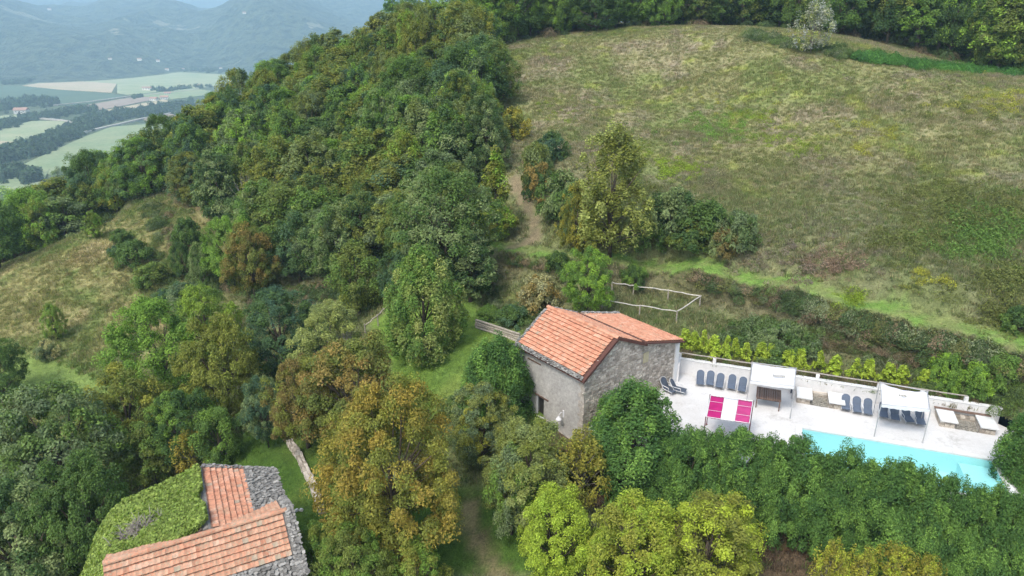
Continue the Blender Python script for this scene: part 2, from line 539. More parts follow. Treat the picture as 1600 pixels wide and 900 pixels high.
# ------------------------------------------------------------------ valley floor and mountains (one polar sheet)
az = np.radians(np.linspace(-62, 62, 420))
rr = np.concatenate([np.linspace(330, 2000, 50), np.geomspace(2030, 15000, 330)])
AZ, RR = np.meshgrid(az, rr)
WX, WY = RR * np.sin(AZ), RR * np.cos(AZ)
edge = 2150 + 350 * (fbm(AZ * 9, AZ * 0, 3, 3) - .5) + 260 * np.exp(-((np.degrees(AZ) + 23) / 3.0) ** 2)
rise = np.clip(RR - edge, 0, None)
ridg = 1 - np.abs(2 * fbm(WX / 1900, WY / 1900, 11, 5) - 1)
ridg2 = 1 - np.abs(2 * fbm(WX / 640 + 5, WY / 640, 21, 4) - 1)
VZ = -110 + sstep(0, 700, rise) * (18 + 60 * ridg2 ** 2) + np.clip(rise, 0, 5600) * 0.052 * (0.25 + ridg ** 2 * 1.05) \
    + sstep(2500, 9000, rise) * 330 * ridg ** 1.3 + sstep(7000, 11000, rise) * 520
def hill(azd, r, h, wa, wr):
    return h * np.exp(-((np.degrees(AZ) - azd) / wa) ** 2 - ((RR - r) / wr) ** 2)
VZ = VZ + sstep(0, 300, rise) * (hill(-18.0, 3300, 150, 4.5, 620) + hill(-27, 4300, 105, 4, 900) + hill(-37, 3600, 120, 5, 700) + hill(-12, 4600, 210, 5, 900))
VZ = VZ + sstep(0, 200, rise) * (fbm(WX / 150, WY / 150, 33, 4) - .5) * 46
t = NT('far_country')
co = t.coord()
n1 = t.noise(.004, 6, .6, co); n2 = t.noise(.03, 4, .7, co); n3 = t.noise(.005, 4, .6, co)
wood = t.ramp(n2, [(.38, (.010, .022, .012)), (.60, (.085, .105, .055))])
fieldc = t.ramp(n1, [(.3, (.13, .16, .08)), (.7, (.30, .26, .18))])
c = t.mix(wood, fieldc, t.ramp(n3, [(.64, 0), (.67, 1)]))
c = t.mix(t.ramp(n1, [(.35, (.09, .13, .06)), (.65, (.16, .19, .09))]), c, t.attr('upland'))
t.col(c); t.rough(.95)
t.bump(n2, 40, 1.0)
M['far_country'] = t.m
V = np.stack([WX, WY, VZ], -1).reshape(-1, 3)
ny, nx = WX.shape
ii = np.arange(ny * nx).reshape(ny, nx)
Q = np.stack([ii[:-1, :-1], ii[:-1, 1:], ii[1:, 1:], ii[1:, :-1]], -1).reshape(-1, 4)
me = np_mesh('valley_and_mountains', V, Q, {'upland': ('FLOAT', sstep(-40, 60, rise).ravel())}, [M['far_country']], quads=True)
me.polygons.foreach_set('use_smooth', np.ones(len(me.polygons), bool))
link(bpy.data.objects.new('mountains', me), kind='structure', label='hazy valley floor rising to wooded mountains')
VAL = -110.0

def field_mat(name, a, b, sc=.02):
    t = NT(name); co = t.coord()
    t.col(t.mix(t.ramp(t.noise(sc, 4, .6, co), [(.35, a), (.65, b)]), t.ramp(t.noise(sc * 12, 3, .6, co), [(.3, .85), (.7, 1.15)]), 1, 'MULTIPLY'))
    t.rough(.95); return t.m
FM = dict(dark=field_mat('dark_field', (.065, .105, .06), (.085, .125, .07)), tan=field_mat('tan_field', (.42, .33, .22), (.36, .31, .19)),
          pale=field_mat('pale_field', (.22, .27, .14), (.30, .31, .18)), plough=field_mat('ploughed_field', (.24, .18, .14), (.30, .24, .18)),
          green=field_mat('green_field', (.18, .235, .115), (.235, .265, .14)), road=field_mat('track_gravel', (.36, .33, .28), (.42, .38, .33)))
FIELDS = [
    ('pale', [(31, 127), (93, 124), (230, 110), (378, 118), (360, 130), (311, 138), (199, 148), (183, 146), (183, 131)]),
    ('tan', [(34, 134), (93, 125), (182, 131), (174, 145), (93, 140)]),
    ('dark', [(-60, 134), (30, 135), (174, 147), (199, 152), (118, 165), (78, 165), (-60, 156)]),
    ('plough', [(134, 165), (202, 153), (249, 147), (255, 153), (149, 174)]),
    ('tan', [(143, 183), (152, 175), (255, 156), (267, 159), (199, 171), (162, 182)]),
    ('green', [(30, 262), (47, 253), (131, 215), (174, 199), (236, 194), (330, 196), (330, 270), (84, 275)]),
    ('pale', [(-40, 186), (31, 179), (40, 187), (-40, 199)]),
    ('pale', [(-40, 212), (50, 190), (103, 190), (87, 205), (47, 218), (-40, 246)]),
    ('green', [(-20, 275), (12, 264), (44, 258), (78, 265), (60, 300), (-40, 310)]),
    ('plough', [(224, 187), (300, 173), (340, 170), (340, 192), (236, 193)]),
    ('green', [(210, 150), (300, 139), (330, 143), (320, 150), (270, 156)]),
    ('tan', [(-60, 222), (0, 222), (20, 224), (-60, 244)]),
]
for k, (m, pl) in enumerate(FIELDS):
    b = MB(); b.prism([P(x, y, VAL)[:2] for x, y in pl], VAL - .5, VAL + .35 + .12 * k)
    b.build('field', FM[m], kind='structure')
for ln in ([(38, 187), (60, 186), (95, 189), (122, 194)], [(78, 166), (140, 160), (205, 151), (262, 146), (310, 140)], [(-20, 250), (130, 208), (225, 186), (300, 172)]):
    b = MB()
    pts = [P(x, y, VAL) for x, y in ln]
    for a, c in zip(pts[:-1], pts[1:]):
        d = Vector(c) - Vector(a); d.normalize(); n = Vector((-d.y, d.x, 0)) * 2.2
        b.prism([Vector(a) - n, Vector(c) - n, Vector(c) + n, Vector(a) + n], VAL - .5, VAL + 2.2)
    b.build('farm_road', FM['road'], kind='structure')

# ------------------------------------------------------------------ foliage generators
rng = np.random.default_rng(7)

def leaves_mesh(name, pos, nrm, size, tuft, r, seed=0, aspect=.55, mat='leaf', droop=.25):
    g = np.random.default_rng(seed)
    n = len(pos)
    nrm = nrm / (np.linalg.norm(nrm, axis=1, keepdims=True) + 1e-9)
    a = g.normal(size=(n, 3)); a -= (a * nrm).sum(1, keepdims=True) * nrm
    a /= np.linalg.norm(a, axis=1, keepdims=True) + 1e-9
    b = np.cross(nrm, a)
    L = (size * g.uniform(.65, 1.35, n))[:, None]
    W = L * aspect
    base = pos - a * L * .5
    tip = pos + a * L * .5 - nrm * L * droop
    l = pos + b * W * .5 - nrm * W * .15
    rr_ = pos - b * W * .5 - nrm * W * .15
    V = np.stack([base, l, tip, rr_], 1).reshape(-1, 3)
    k = np.arange(n)[:, None] * 4
    T = np.concatenate([k + np.array([[0, 2, 1]]), k + np.array([[0, 3, 2]])], 0)
    return np_mesh(name, V, T, {'rnd': ('FLOAT', np.repeat(r, 4)), 'tuft': ('FLOAT', np.repeat(tuft, 4))}, [M[mat]])

def crown_points(seed, R, z0, z1, shape, ntuft, nleaf, tr, vert=1.0, lobes=.22, inner=.55):
    g = np.random.default_rng(seed)
    k = np.arange(ntuft)
    tt = g.uniform(0, 1, ntuft)
    th = g.uniform(0, 2 * np.pi, ntuft)
    if shape == 'oak':
        tt = 1 - (1 - tt) ** 1.0; prof = np.sqrt(np.clip(1 - (2 * (tt ** .85) - 1) ** 2, 0, 1)) * .92 + .08
    elif shape == 'poplar':
        prof = np.sin(np.pi * np.clip(tt * .80 + .14, 0, 1)) ** .7 * (.75 + .25 * (1 - tt)) * .9 + .05
    elif shape == 'dome':
        prof = np.sqrt(np.clip(1 - tt ** 2.4, 0, 1)) * (.85 + .15 * np.minimum(1, tt * 6))
    elif shape == 'cone':
        prof = (1 - tt) ** .9 * .95 + .05
    else:
        prof = np.sqrt(np.clip(1 - (2 * tt - 1) ** 2, 0, 1))
    p1, p2, p3 = g.uniform(0, 6.28, 3)
    lob = 1 + lobes * (np.sin(3 * th + p1 + 2.5 * tt) * .5 + np.sin(5 * th + p2 - 4 * tt) * .35 + np.sin(2 * th + p3 + 6 * tt) * .4)
    rad = R * prof * lob * (inner + (1 - inner) * g.uniform(0, 1, ntuft) ** .45)
    zz = z0 + (z1 - z0) * tt + (z1 - z0) * .05 * np.sin(4 * th + p2)
    C = np.stack([rad * np.cos(th), rad * np.sin(th), zz], 1)
    ts = tr * g.uniform(.55, 1.35, ntuft)
    C[:, 2] -= (np.hypot(C[:, 0], C[:, 1]) / R) ** 2 * (z1 - z0) * .02
    idx = g.integers(0, ntuft, nleaf)
    d = g.normal(size=(nleaf, 3)); d /= np.linalg.norm(d, axis=1, keepdims=True)
    d[:, 2] = np.where(d[:, 2] < -.3, -d[:, 2], d[:, 2])
    q = ts[idx][:, None] * (g.uniform(.35, 1.0, nleaf) ** .6)[:, None]
    off = d * q; off[:, 2] *= vert
    pos = C[idx] + off
    out = C[idx] - np.array([0, 0, z0 + (z1 - z0) * .35])
    out /= np.linalg.norm(out, axis=1, keepdims=True) + 1e-9
    nrm = d * .55 + out * .35 + np.array([0, 0, .45]) + g.normal(size=(nleaf, 3)) * .38
    tuft = g.uniform(0, 1, ntuft)[idx]
    return C, pos, nrm, tuft, g.uniform(0, 1, nleaf)

def trunk_mesh(name, C, R, z0, z1, r0, seed, nl=12, mat='bark'):
    g = random.Random(seed)
    b = MB()
    top = z0 + (z1 - z0) * .62
    pts = [(0, 0, -.6)] + [(g.uniform(-.06, .06) * R * .5, g.uniform(-.06, .06) * R * .5, top * k / 4) for k in range(1, 5)]
    b.tube(pts, [r0 * 1.35, r0, r0 * .85, r0 * .62, r0 * .35], 8)
    sel = [C[i] for i in np.linspace(0, len(C) - 1, nl).astype(int)]
    for c in sel:
        zs = z0 * .7 + (min(c[2], top) - z0 * .7) * g.uniform(.25, .65)
        s = Vector((0, 0, zs)); e = Vector(c)
        m = s.lerp(e, .5) + Vector((g.uniform(-.2, .2), g.uniform(-.2, .2), g.uniform(-.1, .35))) * R * .3
        b.tube([s, m, e], [r0 * .42, r0 * .25, r0 * .07], 5)
    return b.mesh(name, M[mat], True)

PROTO = {}
def proto(key, seed, R, z0, z1, shape, ntuft, nleaf, tr, leaf, vert=1.0, lobes=.22, inner=.55, r0=.22, aspect=.55, nl=12, bark='bark', droop=.25):
    C, pos, nrm, tuft, r = crown_points(seed, R, z0, z1, shape, ntuft, nleaf, tr, vert, lobes, inner)
    cm = leaves_mesh('crown', pos, nrm, leaf, tuft, r, seed, aspect, droop=droop)
    tm = trunk_mesh('trunk', C, R, z0, z1, r0, seed, nl, bark)
    rad_ = np.hypot(pos[:, 0], pos[:, 1])
    PROTO.setdefault(key, []).append((cm, tm, float(np.percentile(rad_, 97)), float(np.percentile(pos[:, 2], 99.6))))

for s in range(8): proto('wood', 100 + s, 3.0, 1.2 - .1 * (s % 3), 8.0, 'oak' if s % 4 else 'poplar', (90, 150, 210)[s % 3], 17000, (.80, .62, .50)[s % 3], .225, lobes=.24 + .06 * (s % 4), inner=.35 + .08 * (s % 3), vert=1.0 + .2 * (s % 4))
for s in range(3): proto('broad', 200 + s, 4.0, 1.6, 8.0, 'oak', 230, 44000, .64, .175, lobes=.30, inner=.45, nl=22)
proto('full', 251, 3.2, .5, 8.0, 'oak', 260, 44000, .52, .155, lobes=.2, inner=.45, vert=1.4, nl=22)
proto('full', 252, 3.2, .3, 8.0, 'oak', 230, 44000, .55, .155, lobes=.3, inner=.4, vert=1.2, nl=22)
proto('walnut', 301, 4.2, 1.2, 9.0, 'oak', 360, 72000, .58, .145, lobes=.25, inner=.45, nl=26)
for s in range(4): proto('laurel', 400 + s, 1.6, 0.1, 4.2, 'dome', (260, 170, 220, 140)[s], 42000, (.25, .34, .28, .38)[s], .115, vert=(2.7, 1.7, 2.3, 1.5)[s], lobes=(.18, .35, .28, .4)[s], inner=.55, r0=.1, aspect=.42)
proto('poplar', 501, 3.2, .5, 10.0, 'poplar', 260, 26000, .42, .19, vert=2.2, lobes=.55, inner=.15, r0=.18, nl=30)
proto('cone', 511, 1.8, .4, 7.0, 'cone', 110, 11000, .42, .21, vert=1.5, lobes=.25, inner=.4, r0=.14)
for s in range(3): proto('shrub', 600 + s, 1.5, .05, 1.7, 'dome', 80, 10500, .34, .13, vert=1.2, lobes=.35, inner=.3, r0=.05, nl=8)
proto('bramble', 650, 3.0, .02, 1.3, 'dome', 260, 26000, .34, .12, vert=.8, lobes=.3, inner=.15, r0=.05, nl=10)
proto('wispy', 701, 2.4, .4, 5.2, 'poplar', 90, 5200, .42, .19, vert=2.4, lobes=.5, inner=.2, r0=.07, nl=40, bark='bare_twig')
proto('bare', 751, 2.6, .8, 7.0, 'oak', 90, 500, .3, .16, lobes=.4, inner=.4, r0=.14, nl=88, bark='grey_bark')
proto('white', 801, 3.0, 1.0, 9.0, 'oak', 80, 4200, .42, .32, vert=2.2, lobes=.4, inner=.25, r0=.14, nl=50, bark='grey_bark')
for s in range(2): proto('young', 850 + s, .62, .02, 1.35, 'cone', 26, 1500, .20, .17, vert=1.4, lobes=.3, inner=.3, r0=.03, nl=6)

def plant(name, key, x, y, z, h, r, ca, cb, label, cat='tree', group=None, var=None, rz=None, parts=('crown', 'trunk')):
    ps = PROTO[key]
    g = random.Random(hash((round(x * 10), round(y * 10))) & 0xffff)
    cm, tm, R, Ht = ps[(g.randrange(len(ps)) if var is None else var) % len(ps)]
    e = empty(name, (x, y, z), g.uniform(0, 6.28) if rz is None else rz, label=label, cat=cat, group=group)
    e.scale = (r / R, r / R * g.uniform(.93, 1.07), h / Ht)
    o = bpy.data.objects.new(parts[0], cm); link(o, e)
    o['tint_a'] = tuple(float(v) for v in ca); o['tint_b'] = tuple(float(v) for v in cb)
    o2 = bpy.data.objects.new(parts[1], tm); link(o2, e)
    return e

def fit_tree(name, key, px, pyb, pyt, wpx, ca, cb, label, cat='tree', group=None, **k):
    """stand a plant at the ground point seen at (px, pyb); as tall as its top shows and as wide as wpx"""
    x, y, z = hit(px, pyb)
    lo, hi = .2, 40
    for _ in range(30):
        m = (lo + hi) / 2
        if proj(x, y, z + m)[1] > pyt: lo = m
        else: hi = m
    Z = proj(x, y, z + lo * .5)[2]
    return plant(name, key, x, y, z, lo, wpx / 2 * Z / FPX, ca, cb, label, cat, group, **k)

# ------------------------------------------------------------------ building materials
def tile_material(name, lichen):
    t = NT(name); co = t.coord()
    r = t.attr('rnd')
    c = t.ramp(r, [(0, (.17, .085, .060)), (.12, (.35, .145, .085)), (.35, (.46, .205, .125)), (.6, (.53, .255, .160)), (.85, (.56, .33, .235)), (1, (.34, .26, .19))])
    c = t.mix(c, t.ramp(t.noise(5, 4, .6, co), [(.3, .82), (.7, 1.15)]), 1, 'MULTIPLY')
    f = t.ramp(t.noise(1.6, 5, .7, co), [(.62 - lichen, 0), (.72 - lichen * .8, 1)])
    f2 = t.ramp(t.noise(14, 4, .7, co), [(.42, 0), (.62, 1)])
    c = t.mix(c, (.30, .27, .19), t.math('MULTIPLY', t.math('MULTIPLY', f, f2), .8))
    t.col(c); t.rough(.85); t.bump(t.noise(30, 4, .6, co), .006)
    return t.m
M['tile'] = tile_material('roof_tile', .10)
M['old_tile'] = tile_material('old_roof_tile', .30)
def stone_material(name, lo, hi, sc=3):
    t = NT(name); co = t.coord()
    c = t.ramp(t.attr('rnd'), [(0, lo), (.6, [(a + b) / 2 for a, b in zip(lo, hi)]), (1, hi)])
    c = t.mix(c, t.ramp(t.noise(sc, 6, .7, co), [(.3, .62), (.7, 1.28)]), 1, 'MULTIPLY')
    c = t.mix(c, t.ramp(t.noise(sc * 9, 3, .7, co), [(.3, .75), (.7, 1.2)]), 1, 'MULTIPLY')
    t.col(c); t.rough(.93); t.bump(t.noise(sc * 6, 5, .65, co), .02)
    return t.m
M['stone'] = stone_material('stone', (.29, .25, .205), (.60, .54, .465))
M['mortar'] = stone_material('mortar', (.36, .32, .275), (.43, .385, .335))
M['slate'] = stone_material('slate', (.13, .124, .115), (.33, .315, .29))
t = NT('old_render'); co = t.coord()
c = t.ramp(t.noise(.7, 6, .7, co), [(.3, (.31, .295, .275)), (.7, (.50, .48, .45))])
c = t.mix(c, t.ramp(t.noise(5, 6, .75, co), [(.3, .70), (.65, 1.15)]), 1, 'MULTIPLY')
sx = t.n('ShaderNodeSeparateXYZ'); t.l(co, sx.inputs[0])
t.col(c); t.rough(.95); t.bump(t.noise(9, 6, .7, co), .03)
M['render'] = t.m
t = NT('white_plaster'); co = t.coord()
c = t.ramp(t.noise(.9, 6, .65, co), [(.3, (.58, .57, .56)), (.7, (.68, .67, .66))])
c = t.mix(c, t.ramp(t.noise(6, 5, .7, co), [(.25, .90), (.6, 1.03)]), 1, 'MULTIPLY')
t.col(c); t.rough(.85); t.bump(t.noise(12, 4, .6, co), .004)
M['plaster'] = t.m
t = NT('terrace_screed'); co = t.coord()
c = t.ramp(t.noise(.45, 7, .7, co), [(.3, (.50, .485, .47)), (.7, (.61, .60, .59))])
st = t.ramp(t.noise(.55, 6, .75, co), [(.56, 0), (.70, 1)])
c = t.mix(c, (.30, .28, .255), t.math('MULTIPLY', st, .7))
c = t.mix(c, t.ramp(t.noise(8, 6, .75, co), [(.25, .88), (.6, 1.04)]), 1, 'MULTIPLY')
t.col(c); t.rough(.8); t.bump(t.noise(20, 4, .6, co), .004)
M['screed'] = t.m
M['coping'] = simple('coping', (.58, .58, .57), .7, .08, 2, .002, .05)
M['cloth'] = simple('white_cloth', (.68, .68, .69), .9, .05, 2, .004, .05)
M['pink'] = simple('pink_cloth', (.36, .010, .12), .85, .12, 2, .004, .15)
M['pale_pink'] = simple('faded_pink_cloth', (.40, .04, .16), .85, .12, 2, .004, .15)
M['metal'] = simple('painted_metal', (.42, .42, .43), .5, .1, 4, 0, .1, .3)
M['white_metal'] = simple('white_metal', (.62, .62, .63), .4, .05, 4, 0, .05)
M['dark_red'] = simple('dark_red_metal', (.13, .02, .03), .5, .1, 4, 0, .1)
M['blue_fabric'] = simple('slate_blue_fabric', (.095, .12, .165), .85, .12, 5, .002, .2)
M['dark_fabric'] = simple('dark_grey_fabric', (.07, .085, .115), .85, .15, 5, .002, .2)
M['wood'] = simple('weathered_wood', (.30, .27, .23), .9, .3, 6, .01, .25)
M['brown_wood'] = simple('brown_wood', (.145, .095, .075), .85, .3, 9, .006, .3)
M['log'] = simple('barked_log', (.34, .30, .25), .9, .35, 6, .01, .2)
M['pale_log'] = simple('bleached_log', (.46, .43, .38), .9, .25, 6, .01, .2)
M['gravel'] = simple('gravel_floor', (.24, .225, .19), .95, .5, 9, .02, .2)
M['dark_hole'] = simple('dark_interior', (.03, .028, .025), .9, .2, 3, 0)
M['beige'] = simple('beige_shutter', (.42, .37, .24), .8, .15, 4, .002)
M['eave_wood'] = simple('eave_board', (.10, .045, .035), .8, .2, 6, .003)
M['far_wall'] = simple('pale_house_wall', (.70, .66, .58), .9, .1, .4, 0, .15)
M['far_roof'] = simple('distant_roof', (.34, .20, .15), .9, .15, .4, 0, .2)
M['far_window'] = simple('distant_window', (.06, .065, .08), .4, .1, .4, 0, .1)
t = NT('pool_lining'); co = t.coord()
t.col(t.ramp(t.noise(.5, 4, .6, co), [(.3, (.50, .72, .73)), (.7, (.56, .76, .77))])); t.rough(.5)
M['pool'] = t.m
t = NT('pool_water')
gl = t.n('ShaderNodeBsdfGlossy'); gl.inputs['Roughness'].default_value = .03
tp = t.n('ShaderNodeBsdfTransparent'); tp.inputs[0].default_value = (.77, .975, .99, 1)
fr = t.n('ShaderNodeFresnel'); fr.inputs[0].default_value = 1.33
bp = t.n('ShaderNodeBump'); bp.inputs['Strength'].default_value = .25; bp.inputs['Distance'].default_value = .03
t.l(t.noise(3.2, 3, .55, t.coord()), bp.inputs['Height']); t.l(bp.outputs[0], gl.inputs['Normal']); t.l(bp.outputs[0], fr.inputs['Normal'])
mx = t.n('ShaderNodeMixShader'); t.l(fr.outputs[0], mx.inputs[0]); t.l(tp.outputs[0], mx.inputs[1]); t.l(gl.outputs[0], mx.inputs[2]); t.l(mx.outputs[0], t.o.inputs[0])
M['water'] = t.m

# ------------------------------------------------------------------ masonry and roofing helpers
def V3(a): return Vector((float(a[0]), float(a[1]), float(a[2])))

def stone_face(O, U, W, N, poly, hmin, hmax, lmin, lmax, seed, depth=.05, holes=()):
    """stones laid proud of a wall plane: O + U*u + W*w, outward normal N"""
    g = random.Random(seed); b = MB()
    us = [p[0] for p in poly]; ws = [p[1] for p in poly]
    w = min(ws)
    while w < max(ws):
        h = g.uniform(hmin, hmax); u = min(us) - g.uniform(0, lmax)
        while u < max(us):
            l = g.uniform(lmin, lmax)
            cu, cw = u + l / 2, w + h / 2
            if in_poly([cu], [cw], poly)[0] and not any(a < cu + l * .4 and cu - l * .4 < c and d < cw < e for a, c, d, e in holes):
                gp = .012
                def q(k, s): return g.uniform(-s, s) * k
                cs = [(u + gp + q(1, .03), w + gp + q(1, .02)), (u + l - gp + q(1, .03), w + gp + q(1, .02)),
                      (u + l - gp + q(1, .03), w + h - gp + q(1, .02)), (u + gp + q(1, .03), w + h - gp + q(1, .02))]
                dp = g.uniform(.35, 1) * depth
                bot = [O + U * a + W * c_ - N * .03 for a, c_ in cs]
                mu, mw = sum(a for a, _ in cs) / 4, sum(c_ for _, c_ in cs) / 4
                top = [O + U * (mu + (a - mu) * .84) + W * (mw + (c_ - mw) * .8) + N * dp * g.uniform(.7, 1.2) for a, c_ in cs]
                b.hexa(bot, top, g.random())
            u += l
        w += h
    return b

def tiles(O, U, S, nu, ns, cw=.23, rl=.27, seed=1, cut=None, b=None, sd=.12):
    """overlapping clay tiles from the eave: O = eave corner, U along the row, S up the slope"""
    g = random.Random(seed); b = b or MB()
    N = U.cross(S).normalized()
    if N.z < 0: N = -N
    prof = [(0, .024), (.22, .015), (.5, .0), (.78, .015), (1.0, .024)]
    for j in range(ns):
        jr = g.uniform(-.015, .015)
        for i in range(nu):
            if cut and not cut((i + .5) * cw, (j + .5) * rl): continue
            rnd = min(1, max(0, g.gauss(.5, sd) + (0.35 if g.random() < .05 else 0)))
            o = O + U * (i * cw + g.uniform(-.006, .006)) + S * (j * rl + jr + g.uniform(-.012, .012))
            lift = g.uniform(0, .012)
            vs = []
            for (a, hh) in prof: vs.append(o + U * (a * cw) + N * (hh + .095 + lift) - S * .02)
            for (a, hh) in prof: vs.append(o + U * (a * cw) + N * (hh + .008 + .25 * (.087 + lift)) + S * (rl * .74))
            for (a, hh) in prof: vs.append(o + U * (a * cw) + N * (hh + .008) + S * (rl + .03))
            for (a, hh) in prof: vs.append(o + U * (a * cw) + N * (hh * .3 - .005) - S * .015)
            fs = [(k, k + 1, k + 6, k + 5) for k in range(4)] + [(k + 5, k + 6, k + 11, k + 10) for k in range(4)] + [(k + 15, k + 16, k + 1, k) for k in range(4)]
            b.add(vs, fs, rnd)
            for q_ in range(5, 15): b.r[-20 + q_] = rnd if q_ < 10 else -.35 - g.random() * .4  # upper end of each tile darkened: lichen and course shadow painted into the colour
    return b

def ridge_caps(A, B, r=.13, step=.38, seed=1):
    g = random.Random(seed); b = MB()
    d = (B - A); n = int(d.length / step); d.normalize()
    side = d.cross(Vector((0, 0, 1))).normalized(); up = side.cross(d)
    if up.z < 0: up = -up
    for i in range(n):
        a = A + d * (i * step); rr_ = r * g.uniform(.95, 1.08)
        vs = []
        for (q, k) in ((a, 1.1), (a + d * (step + .05), .92)):
            for m in range(7):
                th = math.pi * m / 6
                vs.append(q + side * math.cos(th) * rr_ * k * 1.15 + up * (math.sin(th) * rr_ * k - .02))
        b.add(vs, [(m, m + 1, m + 8, m + 7) for m in range(6)] + [tuple(range(6, -1, -1))], g.random() * .5 + .2)
    return b

def slates(O, U, S, nu, ns, cw, rl, seed, cut=None, thick=.045, b=None):
    """rough stone slabs lapped over one another"""
    g = random.Random(seed); b = b or MB()
    N = U.cross(S).normalized()
    if N.z < 0: N = -N
    for j in range(ns):
        for i in range(nu):
            if cut and not cut((i + .5) * cw, (j + .5) * rl): continue
            o = O + U * ((i + .5) * cw + g.uniform(-.25, .25) * cw) + S * ((j + .5) * rl + g.uniform(-.25, .25) * rl)
            a, c_ = cw * g.uniform(.45, .8), rl * g.uniform(.55, .95)
            ang = g.uniform(-.5, .5); tilt = g.uniform(.02, .12)
            base = []
            n = g.choice((4, 5, 6))
            for k in range(n):
                th = ang + 2 * math.pi * (k + g.uniform(-.2, .2)) / n
                x, y = math.cos(th) * a, math.sin(th) * c_
                base.append(o + U * x + S * y + N * (.03 + tilt * .5 - tilt * y / rl * .5 + g.uniform(0, .02)))
            top = [p + N * thick * g.uniform(.8, 1.3) for p in base]
            vs = base + top
            fs = [tuple(range(n - 1, -1, -1)), tuple(range(n, 2 * n))] + [(k, (k + 1) % n, n + (k + 1) % n, n + k) for k in range(n)]
            b.add(vs, fs, g.random())
    return b

# ------------------------------------------------------------------ pool terrace
from mathutils.geometry import tessellate_polygon
pA = Vector(P(1252.4, 668.7, 0)); pB = Vector(P(1550.5, 718.7, 0))
pe = (pB - pA).normalized(); pn = Vector((pe.y, -pe.x, 0))
if pn.y > 0: pn = -pn
PW = 4.0
pool = [pA, pB, pB + pn * PW, pA + pn * PW]
outer = [Vector((x, y, 0)) for x, y in TERR_POLY]
tri = tessellate_polygon([outer, pool])
b = MB()
b.add(outer + pool, [t3 for t3 in tri])
# outer faces upward
me_v = outer + pool
fs = []
for t3 in b.f:
    a, c, d = (me_v[i] for i in t3)
    fs.append(t3 if (c - a).cross(d - a).z > 0 else t3[::-1])
b.f = fs
n = len(outer)
b.add([v for v in outer] + [v + Vector((0, 0, -4)) for v in outer], [(i, (i + 1) % n, n + (i + 1) % n, n + i) for i in range(n)])
b.build('pool_terrace', M['screed'], kind='structure', label='white screeded pool terrace')
# pool: lining, water, coping, as one thing
pl = empty('swimming_pool', pA + (pB - pA) / 2 + pn * 2, label='long turquoise swimming pool sunk in the white terrace', cat='swimming pool')
off = -pl.location
def loc(v): return V3(v) + off
D = Vector((0, 0, -1.35))
b = MB()
pv = [loc(v) for v in pool]
b.add(pv + [v + D for v in pv], [(0, 1, 5, 4), (1, 2, 6, 5), (2, 3, 7, 6), (3, 0, 4, 7), (4, 5, 6, 7)])
b.build('lining', M['pool'], pl)
b = MB()                                  # step block in the far right corner
c0 = loc(pB)
b.hexa([c0 + pn * .02 + D - pe * 1.6, c0 + pn * 1.9 + D - pe * 1.6, c0 + pn * 1.9 + D - pe * .01, c0 + pn * .02 + D - pe * .01],
       [c0 + pn * .02 + D * .4 - pe * 1.6, c0 + pn * 1.9 + D * .4 - pe * 1.6, c0 + pn * 1.9 + D * .4 - pe * .01, c0 + pn * .02 + D * .4 - pe * .01])
b.build('step', M['pool'], pl)
b = MB(); w0 = Vector((0, 0, -.11)); b.add([v + w0 for v in pv], [(0, 3, 2, 1)]); b.f = [(0, 1, 2, 3)] if (pv[1] - pv[0]).cross(pv[2] - pv[0]).z > 0 else [(0, 3, 2, 1)]
b.build('water', M['water'], pl)
cw = .34
g = random.Random(4)
def coping_run(a, c, nrm, ncount):
    d = (c - a) / ncount
    for i in range(ncount):
        q0, q1 = a + d * i + d * .008, a + d * (i + 1) - d * .008
        b = MB()
        inn = nrm * -.03
        bot = [q0 + inn, q1 + inn, q1 + nrm * cw, q0 + nrm * cw]
        if (bot[1] - bot[0]).cross(bot[2] - bot[0]).z < 0: bot = bot[::-1]
        b.hexa([v + Vector((0, 0, -.06)) for v in bot], [v + Vector((0, 0, .03)) for v in bot], g.random())
        b.build('coping_stone', M['coping'], pl)
coping_run(pv[0] - pe * cw, pv[1] + pe * cw, -pn, 14)
coping_run(pv[3] - pe * cw, pv[2] + pe * cw, pn, 14)
coping_run(pv[0], pv[3], -pe, 5)
coping_run(pv[1], pv[2], pe, 5)

# white wall behind the terrace
wA, wB = Vector((11.8, 43.95, 0)), Vector((30.5, 37.05, 0))
we = (wB - wA).normalized(); wnn = Vector((we.y, -we.x, 0))
if wnn.y > 0: wnn = -wnn
wl = empty('terrace_wall', wA, label='long low white plastered wall behind the pool terrace, railing on top', cat='wall')
L = (wB - wA).length
def wrel(u, n_, z): return we * u + wnn * n_ + Vector((0, 0, z))
b = MB(); b.hexa([wrel(0, -.15, -.5), wrel(0, .15, -.5), wrel(L, .15, -.5), wrel(L, -.15, -.5)][::-1], [wrel(0, -.15, 1.06), wrel(0, .15, 1.06), wrel(L, .15, 1.06), wrel(L, -.15, 1.06)][::-1])
b.build('wall_body', M['plaster'], wl)
b = MB(); b.hexa([wrel(-.05, -.18, 1.062), wrel(-.05, .18, 1.062), wrel(L + .05, .18, 1.062), wrel(L + .05, -.18, 1.062)][::-1], [wrel(-.05, -.18, 1.10), wrel(-.05, .18, 1.10), wrel(L + .05, .18, 1.10), wrel(L + .05, -.18, 1.10)][::-1])
b.build('wall_cap', M['coping'], wl)
def u_of(px, z=1.1):
    # position along the wall seen at column px
    best = min(np.linspace(0, L, 800), key=lambda u: abs(proj(*(wA + we * u + Vector((0, 0, z))))[0] - px))
    return float(best)
posts = [u_of(1062), u_of(1116), u_of(1196), u_of(1277), u_of(1373), u_of(1440), u_of(1509)]
for u in posts:
    b = MB(); b.box(wrel(u, -.02, 1.29), (.22, .22, .38), Matrix.Rotation(math.atan2(we.y, we.x), 3, 'Z'))
    b.build('railing_post', M['plaster'], wl, bevel=.012)
